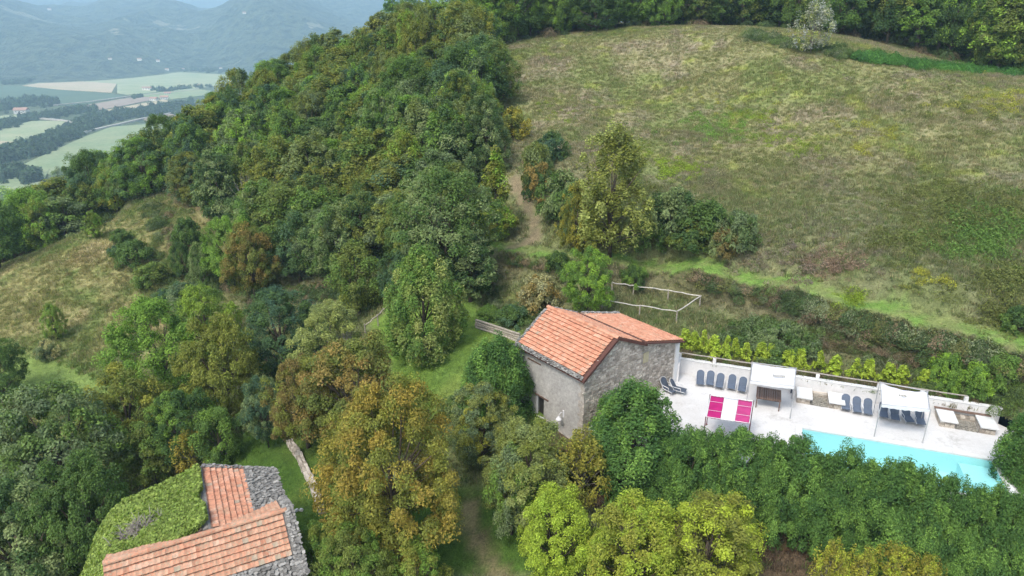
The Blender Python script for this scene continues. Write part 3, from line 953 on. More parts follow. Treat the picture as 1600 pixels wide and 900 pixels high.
for a, c in zip(posts[:-1], posts[1:]):
    b = MB(); b.tube([wrel(a, -.02, 1.52), wrel((a + c) / 2, -.02, 1.505), wrel(c + .04, -.02, 1.52)], .045, 7); b.build('rail', M['wood'], wl)
for px in (1083, 1101, 1139, 1161, 1258, 1302, 1338, 1462, 1486):
    u = u_of(px)
    b = MB(); b.tube([wrel(u, .05, 1.10), wrel(u, .05, 1.15), wrel(u, .05, 1.19)], [.05, .06, .02], 8)
    b.build('wall_light', M['white_metal'], wl)

# ------------------------------------------------------------------ the upper stone house
HN = Vector((4.41, 36.6, 0)); he = Vector((.63, -.776, 0)).normalized(); hg = Vector((.776, .63, 0)).normalized()
house = empty('stone_house', HN + Vector((0, 0, -1.8)), label='old stone house with tiled roofs at the left end of the pool terrace', cat='house')
def W(s, t, z): return hg * s - he * t + Vector((0, 0, z + 1.8))          # relative to the house
def hbox(b, s0, s1, t0, t1, z0, z1, rnd=.5):
    b.hexa([W(s0, t1, z0), W(s0, t0, z0), W(s1, t0, z0), W(s1, t1, z0)], [W(s0, t1, z1), W(s0, t0, z1), W(s1, t0, z1), W(s1, t1, z1)], rnd)
    return b
HL = 6.2            # length along the ridge
B0 = -3.2
DT0, DT1, DZ0, DZ1 = 3.65, 4.45, -1.25, .30            # opening in the front wall
b = MB()
hbox(b, 0, .42, DT1, HL, B0, 3.45); hbox(b, 0, .42, 0, DT0, B0, 3.45); hbox(b, 0, .42, DT0, DT1, DZ1, 3.45); hbox(b, 0, .42, DT0, DT1, B0, DZ0)
b.build('front_wall', M['render'], house)
def gable(t0, t1):
    b = MB()
    pr = [(.421, B0), (5.2, B0), (5.2, 4.12), (2.65, 5.22), (.421, 3.68)]
    n = len(pr)
    vs = [W(s, t0, z) for s, z in pr] + [W(s, t1, z) for s, z in pr]
    b.add(vs, [tuple(range(n)), tuple(range(2 * n - 1, n - 1, -1))] + [(i, n + i, n + (i + 1) % n, (i + 1) % n) for i in range(n)])
    return b
gable(0, .42).build('gable_wall', M['mortar'], house)
gable(HL - .42, HL).build('gable_wall', M['mortar'], house)
b = MB(); hbox(b, 4.8, 5.2, .421, HL - .421, B0, 4.1); b.build('rear_wall', M['mortar'], house)
b = stone_face(W(0, 0, 0) - Vector((0, 0, 0)), hg, Vector((0, 0, 1)), he, [(0, -2.6), (5.25, -2.6), (5.25, 4.05), (2.65, 5.1), (0, 3.35)], .10, .22, .14, .46, 11, .05)
b.build('facing_stones', M['stone'], house, kind='stuff')
# patchy stones showing at the foot of the rendered front wall
b = stone_face(W(0, HL, 0), he, Vector((0, 0, 1)), -hg, [(0, -2.6), (HL, -2.6), (HL, -1.35), (4.4, -1.45), (3.0, -1.0), (1.2, -1.25), (0, -.9)], .10, .2, .16, .4, 12, .035, holes=[(HL - DT1 - .05, HL - DT0 + .05, -3, 1)])
b.build('footing_stones', M['stone'], house, kind='stuff')
# quoins at the near corner
g = random.Random(3)
z = -2.2
b = MB()
while z < 3.2:
    h = g.uniform(.16, .28); l = g.uniform(.25, .5)
    hbox(b, -.022, l * .8, -.03, l, z + .01, z + h - .01, g.random()); z += h
b.build('corner_stones', M['mortar'], house, kind='stuff')
# door / window opening
d = empty('door', (0, 0, 0)); d.parent = house; 
b = MB(); hbox(b, .06, .14, DT1 - .10, DT1 - .002, DZ0 + .01, DZ1 - .01); hbox(b, .06, .14, DT0 + .002, DT0 + .06, DZ0 + .01, DZ1 - .01); hbox(b, .06, .14, DT0 + .06, DT1 - .1, DZ1 - .07, DZ1 - .01); hbox(b, -.06, .10, DT0 + .06, DT1 - .1, DZ0 + .003, DZ0 + .06)
b.build('door_frame', M['white_metal'], d)
b = MB(); hbox(b, .25, .29, DT0 + .07, DT1 - .11, DZ0 + .07, DZ1 - .08); b.build('dark_recess_panel', M['dark_hole'], d)  # near-black sheet in the opening, the unlit interior painted as its colour
b = MB(); hbox(b, -.05, .2, DT0 - .45, DT1 + .1, DZ1 + .02, DZ1 + .13); b.build('lintel', M['brown_wood'], house)
b = MB(); hbox(b, -.04, .1, 4.0, 5.3, 2.65, 2.74); b.build('beam', M['brown_wood'], house)
# lamp on the front wall
lamp = empty('wall_lamp', HN + (-he) * 1.75 + hg * -.05 + Vector((0, 0, -.05)), label='white swan-neck lamp fixed to the grey front wall of the house', cat='wall lamp')
def lb(s, t, z): return hg * s - he * t + Vector((0, 0, z))
b = MB(); b.tube([lb(.05, 0, .22), lb(-.18, 0, .34), lb(-.34, 0, .24), lb(-.36, 0, .12)], .022, 6); b.build('arm', M['white_metal'], lamp)
b = MB(); b.box(lb(.03, 0, .16), (.1, .1, .5)); b.build('mount', M['white_metal'], lamp)
b = MB(); b.tube([lb(-.36, 0, .14), lb(-.36, 0, .08), lb(-.36, 0, -.10)], [.05, .09, .2], 12, cap=False); b.build('lamp_shade', M['white_metal'], lamp)
# roof
roof = empty('roof', (0, 0, 0)); roof.parent = house
def slab(b, s0, z0, s1, z1, t0, t1, th=.09):
    b.hexa([W(s0, t1, z0 - th), W(s0, t0, z0 - th), W(s1, t0, z1 - th), W(s1, t1, z1 - th)], [W(s0, t1, z0), W(s0, t0, z0), W(s1, t0, z1), W(s1, t1, z1)])
pz = lambda s: 5.33 - (2.65 - s) * .69 if s < 2.65 else 5.33 - (s - 2.65) * .45
b = MB(); slab(b, -.28, pz(-.28), 2.65, 5.33, -.16, HL + .2); slab(b, 2.651, 5.33, 5.45, pz(5.45), -.16, HL + .2)
b.build('roof_boards', M['eave_wood'], roof)
S1 = (W(2.65, 0, 5.33) - W(0, 0, pz(0))).normalized()
O1 = W(.0, HL + .02, pz(.0))
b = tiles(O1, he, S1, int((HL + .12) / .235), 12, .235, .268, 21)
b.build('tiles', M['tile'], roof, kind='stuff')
S2 = (W(2.65, 0, 5.33) - W(5.45, 0, pz(5.45))).normalized()
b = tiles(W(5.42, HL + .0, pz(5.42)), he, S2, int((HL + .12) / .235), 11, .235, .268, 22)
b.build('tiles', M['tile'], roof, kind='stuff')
ridge_caps(W(2.65, HL + .15, 5.37), W(2.65, -.16, 5.37), .13, .36, 3).build('ridge_tiles', M['tile'], roof, kind='stuff')
b = slates(W(-.30, HL + .2, pz(-.30)), he, S1, 40, 3, .16, .10, 31, thick=.03)
slates(W(-.30, HL + .2, pz(-.30)) + he * -.02, he, S1, 2, 27, .12, .125, 32, b=b, thick=.03)
slates(W(5.42, HL + .2, pz(5.42)) + he * -.02, he, S2, 2, 22, .13, .125, 33, b=b, thick=.03)
b.build('edge_slates', M['slate'], roof, kind='stuff')
b = MB()                                              # red verge boards on the gable
for (s0, z0, s1, z1) in ((-.28, pz(-.28), 2.65, 5.33), (2.65, 5.33, 5.45, pz(5.45))):
    b.hexa([W(s0, -.17, z0 - .12), W(s0, -.215, z0 - .12), W(s1, -.215, z1 - .12), W(s1, -.17, z1 - .12)], [W(s0, -.17, z0 + .08), W(s0, -.215, z0 + .08), W(s1, -.215, z1 + .08), W(s1, -.17, z1 + .08)])
b.build('verge_boards', M['eave_wood'], roof)
# lean-to wing behind
WZ0, WZ1 = 4.25, 3.18
wing = empty('wing', (0, 0, 0)); wing.parent = house
WL = 5.9
b = MB()
pr = [(5.21, B0), (9.1, B0), (9.1, 3.05), (5.21, 4.08)]
vs = [W(s, .06, z) for s, z in pr] + [W(s, WL, z) for s, z in pr]
b.add(vs, [(0, 1, 2, 3), (7, 6, 5, 4)] + [(i, 4 + i, 4 + (i + 1) % 4, (i + 1) % 4) for i in range(4)])
b.build('wing_wall', M['mortar'], wing)
fz0, fz1, fs0, fs1 = 2.62, 3.36, 5.42, 5.92
b = stone_face(W(0, .06, 0), hg, Vector((0, 0, 1)), he, [(5.25, -.6), (8.72, -.6), (8.72, 3.1), (5.25, 3.95)], .09, .2, .14, .42, 13, .06, holes=[(fs0 - .05, fs1 + .05, fz0 - .05, fz1 + .05)])
b.build('wing_stones', M['stone'], wing, kind='stuff')
b = MB(); hbox(b, 8.74, 9.14, -.03, .3, -.3, 3.04); b.build('white_pier', M['plaster'], wing)
b = MB(); hbox(b, fs0, fs1, .015, .055, fz0, fz1); b.build('window_shutter', M['beige'], wing)
wr = empty('wing_roof', (0, 0, 0)); wr.parent = house
wz = lambda s: WZ0 - (s - 5.35) * (WZ0 - WZ1) / 3.95
b = MB(); slab(b, 5.25, wz(5.25), 9.35, wz(9.35), -.30, WL + .15, .08); b.build('wing_boards', M['eave_wood'], wr)
S3 = (W(5.25, 0, wz(5.25)) - W(9.35, 0, wz(9.35))).normalized()
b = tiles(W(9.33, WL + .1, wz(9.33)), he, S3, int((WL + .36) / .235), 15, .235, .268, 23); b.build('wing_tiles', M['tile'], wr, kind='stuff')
b = slates(W(9.35, WL + .15, wz(9.35)), he, S3, 2, 22, .18, .18, 35); b.build('wing_slates', M['slate'], wr, kind='stuff')

# short white wall joining house and terrace wall, with two steps
b = MB()
pp = [Vector((11.5, 42.35, 0)), Vector((11.95, 43.85, 0))]
dd = (pp[1] - pp[0]).normalized(); nn = Vector((dd.y, -dd.x, 0)) * .13
b.hexa([pp[0] + nn + Vector((0, 0, -.4)), pp[1] + nn + Vector((0, 0, -.4)), pp[1] - nn + Vector((0, 0, -.4)), pp[0] - nn + Vector((0, 0, -.4))],
       [pp[0] + nn + Vector((0, 0, 1.5)), pp[1] + nn + Vector((0, 0, 1.25)), pp[1] - nn + Vector((0, 0, 1.25)), pp[0] - nn + Vector((0, 0, 1.5))])
b.build('return_wall', M['plaster'], label='short white wall joining the stone house to the terrace wall', cat='wall')

# ------------------------------------------------------------------ the lower stone house (bottom left)
LA = Vector((-17.5, 24.5, 0)); lq = Vector((.889, .458, 0)).normalized(); lp = Vector((.458, -.889, 0)).normalized()
lh = empty('stone_farmhouse', LA + Vector((0, 0, -6.5)), label='lower stone house with lichened tile roofs, half buried in ivy', cat='house')
def Y(a, c, z): return lq * a + lp * c + Vector((0, 0, z + 6.5))
zn = lambda c: .8 - .58 * c if c > 0 else .8 + .47 * c          # near block, ridge along a
zw = lambda a: .92 - .40 * abs(a - 3.5)                         # back wing, ridge along c
def ybox(b, a0, a1, c0, c1, z0, z1, rnd=.5):
    b.hexa([Y(a0, c1, z0), Y(a1, c1, z0), Y(a1, c0, z0), Y(a0, c0, z0)], [Y(a0, c1, z1), Y(a1, c1, z1), Y(a1, c0, z1), Y(a0, c0, z1)], rnd); return b
def profile_block(b, pr, f0, f1, fn):
    n = len(pr)
    vs = [fn(a, z, f0) for a, z in pr] + [fn(a, z, f1) for a, z in pr]
    b.add(vs, [tuple(range(n)), tuple(range(2 * n - 1, n - 1, -1))] + [(i, n + i, n + (i + 1) % n, (i + 1) % n) for i in range(n)])
b = MB()
profile_block(b, [(-3.0, -6.5), (2.5, -6.5), (2.5, zn(2.5) - .12), (0, .66), (-3.0, zn(-3.0) - .12)], -.9, 7.1, lambda c, z, a: Y(a, c, z))
b.build('near_walls', M['mortar'], lh)
b = MB()
profile_block(b, [(0, -6.5), (7.0, -6.5), (7.0, zw(7.0) - .14), (3.5, .78), (0, zw(0) - .14)], -5.6, -1.2, lambda a, z, c: Y(a, c, z))
b.build('wing_walls', M['mortar'], lh)
b = stone_face(Y(7.1, 2.5, -6.5), -lp, Vector((0, 0, 1)), lq, [(0, .5), (5.5, .5), (5.5, 6.5 + zn(-3) - .1), (2.5, 7.1), (0, 6.5 + zn(2.5) - .2)], .1, .24, .16, .5, 14, .06)
b.build('gable_stones', M['stone'], lh, kind='stuff')
b = stone_face(Y(-.9, 2.5, -6.5), lq, Vector((0, 0, 1)), lp, [(0, 2.5), (8.0, 2.5), (8.0, 5.5), (0, 5.5)], .1, .24, .16, .5, 15, .06)
b.build('eave_wall_stones', M['stone'], lh, kind='stuff')
nr = empty('near_roof', (0, 0, 0)); nr.parent = lh
b = MB()
b.hexa([Y(-.9, 2.9, zn(2.9) - .1), Y(7.3, 2.9, zn(2.9) - .1), Y(7.3, 0, .7), Y(-.9, 0, .7)], [Y(-.9, 2.9, zn(2.9)), Y(7.3, 2.9, zn(2.9)), Y(7.3, 0, .8), Y(-.9, 0, .8)])
b.hexa([Y(-.9, 0, .7), Y(7.3, 0, .7), Y(7.3, -3.2, zn(-3.2) - .1), Y(-.9, -3.2, zn(-3.2) - .1)], [Y(-.9, 0, .8), Y(7.3, 0, .8), Y(7.3, -3.2, zn(-3.2)), Y(-.9, -3.2, zn(-3.2))])
b.build('roof_bed', M['slate'], nr)
Sn = (Y(0, 0, .8) - Y(0, 2, zn(2))).normalized(); Sf = (Y(0, 0, .8) - Y(0, -2, zn(-2))).normalized()
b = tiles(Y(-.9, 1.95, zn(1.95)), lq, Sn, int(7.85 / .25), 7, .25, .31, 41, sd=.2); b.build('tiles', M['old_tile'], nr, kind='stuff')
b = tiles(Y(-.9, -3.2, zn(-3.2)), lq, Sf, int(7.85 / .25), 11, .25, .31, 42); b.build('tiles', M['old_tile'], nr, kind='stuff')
ridge_caps(Y(-.9, 0, .86), Y(7.1, 0, .86), .13, .36, 5).build('ridge_tiles', M['old_tile'], nr, kind='stuff')
b = slates(Y(-.9, 2.95, zn(2.95)), lq, Sn, 46, 7, .18, .155, 43, thick=.035)
slates(Y(6.95, 2.9, zn(2.9)), lq, Sn, 3, 22, .16, .155, 44, b=b, thick=.035); slates(Y(6.95, -3.1, zn(-3.1)), lq, Sf, 3, 22, .16, .155, 45, b=b, thick=.035)
b.build('edge_slates', M['slate'], nr, kind='stuff')
br = empty('wing_roof', (0, 0, 0)); br.parent = lh
b = MB()
b.hexa([Y(3.5, -5.8, .82), Y(7.3, -5.8, zw(7.3) - .1), Y(7.3, .0, zw(7.3) - .1), Y(3.5, .0, .82)][::-1], [Y(3.5, -5.8, .92), Y(7.3, -5.8, zw(7.3)), Y(7.3, -1.2, zw(7.3)), Y(3.5, -.3, .92)][::-1])
b.hexa([Y(-.2, -5.8, zw(-.2) - .1), Y(3.49, -5.8, .82), Y(3.49, -.3, .82), Y(-.2, -1.2, zw(-.2) - .1)][::-1], [Y(-.2, -5.8, zw(-.2)), Y(3.49, -5.8, .92), Y(3.49, -.3, .92), Y(-.2, -1.2, zw(-.2))][::-1])
b.build('roof_bed', M['slate'], br)
Sw = (Y(3.5, 0, .92) - Y(5.5, 0, zw(5.5))).normalized()
def above(u, s):
    p_a = 5.55 - s * .93
    c_ = -5.75 + u
    return zw(p_a) > zn(c_) - .08
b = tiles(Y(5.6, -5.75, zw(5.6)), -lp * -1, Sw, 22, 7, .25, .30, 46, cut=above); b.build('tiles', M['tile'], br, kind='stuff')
def above2(u, s):
    p_a = 7.3 - s * .93
    return zw(p_a) > zn(-5.8 + u) - .10
b = slates(Y(7.35, -5.85, zw(7.35)), lp, Sw, 32, 12, .165, .16, 47, cut=above2, thick=.035)
slates(Y(7.3, -5.9, zw(7.3)), lp, Sw, 2, 25, .16, .16, 48, b=b, thick=.035)
b.build('stone_slabs', M['slate'], br, kind='stuff')
# ivy mound
g2 = np.random.default_rng(77)
def ivy_z(a, c):
    e = .98 - .27 * (3.3 - a) + .55 * (fbm(a * 1.1 + 3, c * 1.1, 91, 4) - .42)
    drop = sstep(-.6, -3.6, a) * 3.4 + sstep(-5.2, -7.2, c) * 3.4
    low = sstep(-1.5, -.4, c) * sstep(3.6, .5, a) * .30 + sstep(.2, 2.6, c) * 1.2 - sstep(-2, 0, c) * sstep(.8, -.6, a) * .5
    return e - drop - low + .12
n = 120000
a = g2.uniform(-4.6, 3.5, n); c = g2.uniform(-7.6, 2.6, n)
def ivy_in(a, c):
    am = np.minimum(a - .6, 0)
    one = ((am / 4.2) ** 2 + ((c + 3.4) / 4.1) ** 2 < 1.0) & (c < -.35 - .20 * np.sin(a * 2.1) - .06 * (3.4 - a)) & (c > -5.75 - .42 * (3.4 - a))
    two = (a < -.05 + .25 * np.sin(c * 2)) & (((a + 1.6) / 2.6) ** 2 + ((c - .2) / 2.4) ** 2 < 1)
    return (a < rgt_(c)) & (one | two)
rgt_ = lambda c: 3.48 - .14 * np.sin(c * 1.7) - .10 * np.sin(c * 4.1)
keep = ivy_in(a, c)
a, c = a[keep], c[keep]
e_ = .02
zz = ivy_z(a, c); gx = (ivy_z(a + .1, c) - zz) / .1; gy = (ivy_z(a, c + .1) - zz) / .1
lqv, lpv = np.array(lq), np.array(lp)
pos = a[:, None] * lqv + c[:, None] * lpv + np.array([0, 0, 6.5]) + np.array([0, 0, 1.0]) * zz[:, None]
nrm = np.array([0, 0, 1.0]) - gx[:, None] * lqv - gy[:, None] * lpv
pos = pos + nrm / np.linalg.norm(nrm, axis=1, keepdims=True) * g2.uniform(-.16, .12, len(a))[:, None]
_tp = Vector(P(218, 846, -.35)) - Vector((LA.x, LA.y, 0)); TWA, TWC = _tp.dot(lq), _tp.dot(lp)
print('twigs', TWA, TWC)
keep = ~((g2.uniform(0, 1, len(a)) < .9) & (np.hypot((a - TWA) / 1.0, (c - TWC) / .5) < 1))
pos, nrm = pos[keep], nrm[keep]
ivm = leaves_mesh('foliage', pos, nrm + g2.normal(size=pos.shape) * .5, .15, g2.uniform(.3, .7, len(pos)), g2.uniform(0, 1, len(pos)), 5, .9)
ivy = empty('ivy', lh.location, label='bright green ivy mounded over the left of the lower roof', cat='ivy')
o = bpy.data.objects.new('foliage', ivm); link(o, ivy); o['tint_a'] = (.20, .27, .065); o['tint_b'] = (.27, .34, .09)
# solid body of stems below the leaves
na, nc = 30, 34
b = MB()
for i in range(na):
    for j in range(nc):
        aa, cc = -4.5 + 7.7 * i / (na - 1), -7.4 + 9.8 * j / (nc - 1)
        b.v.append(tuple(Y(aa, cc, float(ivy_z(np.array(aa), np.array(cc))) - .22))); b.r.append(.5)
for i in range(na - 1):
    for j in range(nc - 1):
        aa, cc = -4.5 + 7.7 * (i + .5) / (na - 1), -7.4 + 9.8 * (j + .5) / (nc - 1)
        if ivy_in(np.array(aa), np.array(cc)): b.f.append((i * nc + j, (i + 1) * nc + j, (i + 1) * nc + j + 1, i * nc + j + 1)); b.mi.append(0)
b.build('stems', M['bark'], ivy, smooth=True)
g = random.Random(5); b = MB()
for k in range(150):
    aa, cc = TWA + g.gauss(0, .5), TWC + g.gauss(0, .28)
    z0 = float(ivy_z(np.array(aa), np.array(cc)))
    p0 = Y(aa, cc, z0 - .05); d = Vector((g.uniform(-1, 1), g.uniform(-1, 1), g.uniform(.3, 1.0))).normalized() * g.uniform(.3, .7)
    b.tube([p0, p0 + d * .5 + Vector((0, 0, .08)), p0 + d], [.02, .014, .006], 4)
b.build('dead_twigs', M['bare_twig'], ivy)
# ------------------------------------------------------------------ garden furniture
def make_chair(kind='blue_fabric'):
    """reclining garden chair, base at z 0, facing -Y"""
    root = empty('garden_chair', (0, 0, 0))
    fab = M[kind]
    # seat: slightly hollow cushion
    b = MB()
    def pad(p0, p1, w, th, rounded=False, nseg=6):
        p0, p1 = Vector(p0), Vector(p1)
        d = (p1 - p0).normalized(); nrm = Vector((1, 0, 0)).cross(d).normalized()
        if nrm.z < 0: nrm = -nrm
        L_ = (p1 - p0).length
        outline = []
        if rounded:
            outline = [(-w / 2, 0), (w / 2, 0), (w / 2, L_ - w * .42)]
            for k in range(1, 8):
                th_ = math.pi * k / 8
                outline.append((w / 2 * math.cos(th_), L_ - w * .42 + w * .42 * math.sin(th_)))
            outline.append((-w / 2, L_ - w * .42))
        else:
            outline = [(-w / 2, 0), (w / 2, 0), (w / 2, L_), (-w / 2, L_)]
        n = len(outline)
        vs = [p0 + Vector((x, 0, 0)) + d * y for x, y in outline] + [p0 + Vector((x * .92, 0, 0)) + d * y + nrm * th for x, y in outline]
        b.add(vs, [tuple(range(n - 1, -1, -1)), tuple(range(n, 2 * n))] + [(k, (k + 1) % n, n + (k + 1) % n, n + k) for k in range(n)])
    pad((0, -.58, .27), (0, .16, .33), .56, .06)
    b.build('seat', fab, root, bevel=.012)
    b = MB(); pad((0, .18, .35), (0, .52, .94), .56, .06, True); b.build('backrest', fab, root, bevel=.012)
    for s in (-1, 1):
        b = MB(); b.tube([(s * .30, -.42, 0), (s * .30, -.56, .27), (s * .30, .16, .33)], .018, 6); b.build('leg', M['white_metal'], root)
        b = MB(); b.tube([(s * .30, .44, 0), (s * .30, .18, .34), (s * .29, .50, .88)], .018, 6); b.build('leg', M['white_metal'], root)
        b = MB(); b.tube([(s * .32, -.26, .52), (s * .32, .0, .55), (s * .32, .34, .58)], .02, 6); b.tube([(s * .31, -.26, .31), (s * .32, -.26, .52)], .014, 6)
        b.build('armrest', M['white_metal'], root)
    b = MB()
    for k in range(8):
        pass
    arc = [Vector((.29 * math.cos(math.pi * k / 10), .50 + .065 * math.sin(math.pi * k / 10), .86 + .12 * math.sin(math.pi * k / 10))) for k in range(11)]
    b.tube(arc, .016, 6); b.build('back_frame', M['white_metal'], root)
    return root

wall_ang = math.atan2(we.y, we.x)
CH = [((1093.5, 603), 'dark blue recliner chair, first from the stone house along the white wall', .10, 1),
      ((1109, 604), 'blue recliner chair with a tall back, second from the house along the wall', .05, 1.0),
      ((1124, 608), 'middle one of the five blue recliner chairs near the stone house', -.02, 1),
      ((1142.5, 610), 'blue recliner chair just past the gap in the row of five', 0, 1),
      ((1159, 614), 'blue recliner chair nearest the first white canopy, last of the row of five', -.04, 1),
      ((1320, 642), 'blue recliner chair right beside the white bench slab, first of three', .0, 1),
      ((1337.5, 646), 'middle blue recliner chair of the three before the second canopy', .05, 1),
      ((1354.5, 649), 'blue recliner chair by the corner pole of the second white canopy', .0, 1),
      ((1379, 654), 'shaded blue recliner chair nearest the house under the second canopy', -.02, 1),
      ((1396.5, 658), 'second of four blue recliner chairs under the second white canopy', .0, 1),
      ((1416, 661), 'blue recliner chair turned askew, third of four under the second canopy', .28, 1),
      ((1436, 665), 'blue recliner chair farthest right under the second white canopy', .05, 1)]
ch0 = None
for (px, lab, dr, sc) in CH:
    c = make_chair() if ch0 is None else copy_tree(ch0)
    ch0 = ch0 or c
    c.scale = (.92, .92, .92)
    x, y, _ = P(px[0], px[1] - 3, 0)
    c.location = (x, y, .002)
    c.rotation_euler = (0, 0, wall_ang + dr)
    tag(c, lab, 'chair', 'blue recliner chairs on the terrace')
for (px, py, rz, lab) in ((1043, 613, .75, 'dark grey recliner chair against the house wall, mostly behind the laurel'), (1058, 614, 1.15, 'dark grey recliner chair near the house, partly hidden by the laurel')):
    c = make_chair('dark_fabric')
    x, y, _ = P(px, py, 0)
    c.location = (x, y, .002); c.rotation_euler = (0, 0, rz)
    tag(c, lab, 'chair', 'dark grey chairs beside the house')

def cloth(b, A, B_, C_, D_, nu=18, nv=10, sag=.10, swags=3, edge=.12, hole=None, seed=1):
    """sagging cloth between corners A B (back) and C D (front, C below B)"""
    g = random.Random(seed)
    vs = []
    for j in range(nv + 1):
        v = j / nv
        for i in range(nu + 1):
            u = i / nu
            p = A.lerp(B_, u).lerp(D_.lerp(C_, u), v)
            s = -sag * abs(math.sin(math.pi * v * swags)) * (.6 + .4 * math.sin(math.pi * u)) - sag * .5 * math.sin(math.pi * u)
            s += .015 * math.sin(u * 23 + v * 9)
            back = (A - D_).normalized()
            pull = edge * math.sin(math.pi * u) * (1 - v) ** 3
            vs.append(p + Vector((0, 0, s)) - back * pull)
    fs = []
    for j in range(nv):
        for i in range(nu):
            if hole and hole(i, j): continue
            a = j * (nu + 1) + i
            fs.append((a, a + nu + 1, a + nu + 2, a + 1))
    return b.add(vs, fs)

def gazebo(corners_px, z, label, cat, poles, panels=None, group=None, seed=1, sag=.1, hole=None, edge=.12, legs=(0, 1, 2, 3), front_valance=True):
    """corners in order back-left, back-right, front-right, front-left"""
    cs = [Vector(P(x, y, z)) for x, y in corners_px]
    ctr = sum(cs, Vector()) / 4; ctr.z = 0
    root = empty('shade_canopy', ctr, label=label, cat=cat, group=group)
    R_ = [c - ctr for c in cs]
    for i, r in enumerate(R_):
        if i not in legs: continue
        out = Vector((r.x, r.y, 0)).normalized() * .06
        b = MB(); b.tube([Vector((r.x, r.y, 0)) + out, r + out + Vector((0, 0, .05))], .028, 8)
        b.tube([Vector((r.x, r.y, 0)) + out, Vector((r.x, r.y, .02)) + out], .07, 8)
        b.build('pole', poles, root)
    fb_ = poles if panels is None else M['white_metal']
    for i in range(4):
        b = MB(); b.tube([R_[i] + Vector((0, 0, .03)), R_[(i + 1) % 4] + Vector((0, 0, .03))], .022, 7); b.build('frame_bar', fb_, root)
    if panels is None:
        b = MB(); cloth(b, R_[0], R_[1], R_[2], R_[3], sag=sag, hole=hole, edge=edge)
        o = b.build('cloth', M['cloth'], root, smooth=True)
        sm = o.modifiers.new('thick', 'SOLIDIFY'); sm.thickness = .012
        # hanging front hem
        if front_valance:
            b = MB(); n = 24; vs = []
            for k in range(n + 1):
                p = R_[3].lerp(R_[2], k / n) + (R_[3] - R_[0]).normalized() * .03
                h = .16 + .05 * math.sin(math.pi * k / n) + .02 * math.sin(k * 1.7)
                vs += [p, p + Vector((0, 0, -h))]
            b.add(vs, [(2 * k, 2 * k + 1, 2 * k + 3, 2 * k + 2) for k in range(n)])
            o = b.build('hem', M['cloth'], root); sm = o.modifiers.new('thick', 'SOLIDIFY'); sm.thickness = .012
    else:
        for (u0, u1, m, lab) in panels:
            A_, B_, C_, D_ = R_[0].lerp(R_[1], u0), R_[0].lerp(R_[1], u1), R_[3].lerp(R_[2], u1), R_[3].lerp(R_[2], u0)
            b = MB(); cloth(b, A_, B_, C_, D_, nu=8, nv=12, sag=.03, swags=3, edge=.0)
            o = b.build('cloth_panel', m, root, smooth=True); sm = o.modifiers.new('thick', 'SOLIDIFY'); sm.thickness = .012
            if lab: o['label'] = lab
        for v in (.30, .70):
            b = MB(); b.tube([R_[0].lerp(R_[3], v) + Vector((0, 0, .045)), R_[1].lerp(R_[2], v) + Vector((0, 0, .045))], .009, 7); b.build('cross_bar', M['white_metal'], root)
    return root

gazebo([(1176, 567), (1243.6, 576), (1241.5, 604), (1172.5, 595)], 2.25, 'white cloth canopy over the brown table, nearer the house', 'canopy', M['metal'],
       group='white cloth canopies on the terrace', hole=lambda i, j: j == 4 and 9 <= i <= 13, edge=.06)
gazebo([(1376, 598), (1449, 612), (1453, 640), (1378, 632)], 2.25, 'white cloth canopy with a drooping back edge over four blue chairs', 'canopy', M['metal'],
       group='white cloth canopies on the terrace', hole=lambda i, j: j == 3 and 7 <= i <= 9, edge=.32, seed=3)
gazebo([(1110.5, 618), (1176.5, 627.5), (1171, 662), (1104, 652)], 2.1, 'striped sunshade with two pink cloth panels either side of a white one', 'canopy', M['dark_red'],
       panels=[(.0, .325, M['pink'], 'deep pink cloth panel'), (.335, .655, M['cloth'], 'white cloth panel'), (.665, 1.0, M['pale_pink'], 'lighter pink cloth panel')])

# brown slatted table under the first canopy
tb = empty('slatted_table', P(1199, 631, 0), wall_ang, label='dark brown slatted wooden table under the first white canopy', cat='table')
for k in range(11):
    b = MB(); b.box((-.70 + k * .14, 0, .735), (.13, 1.6, .03), rnd=random.Random(k).random()); b.build('plank', M['brown_wood'], tb)
for s in (-1, 1):
    b = MB(); b.box((0, s * .72, .69), (1.44, .06, .06)); b.build('apron', M['brown_wood'], tb)
    for s2 in (-1, 1):
        b = MB(); b.box((s * .70, s2 * .74, .33), (.065, .065, .66)); b.build('leg', M['brown_wood'], tb)

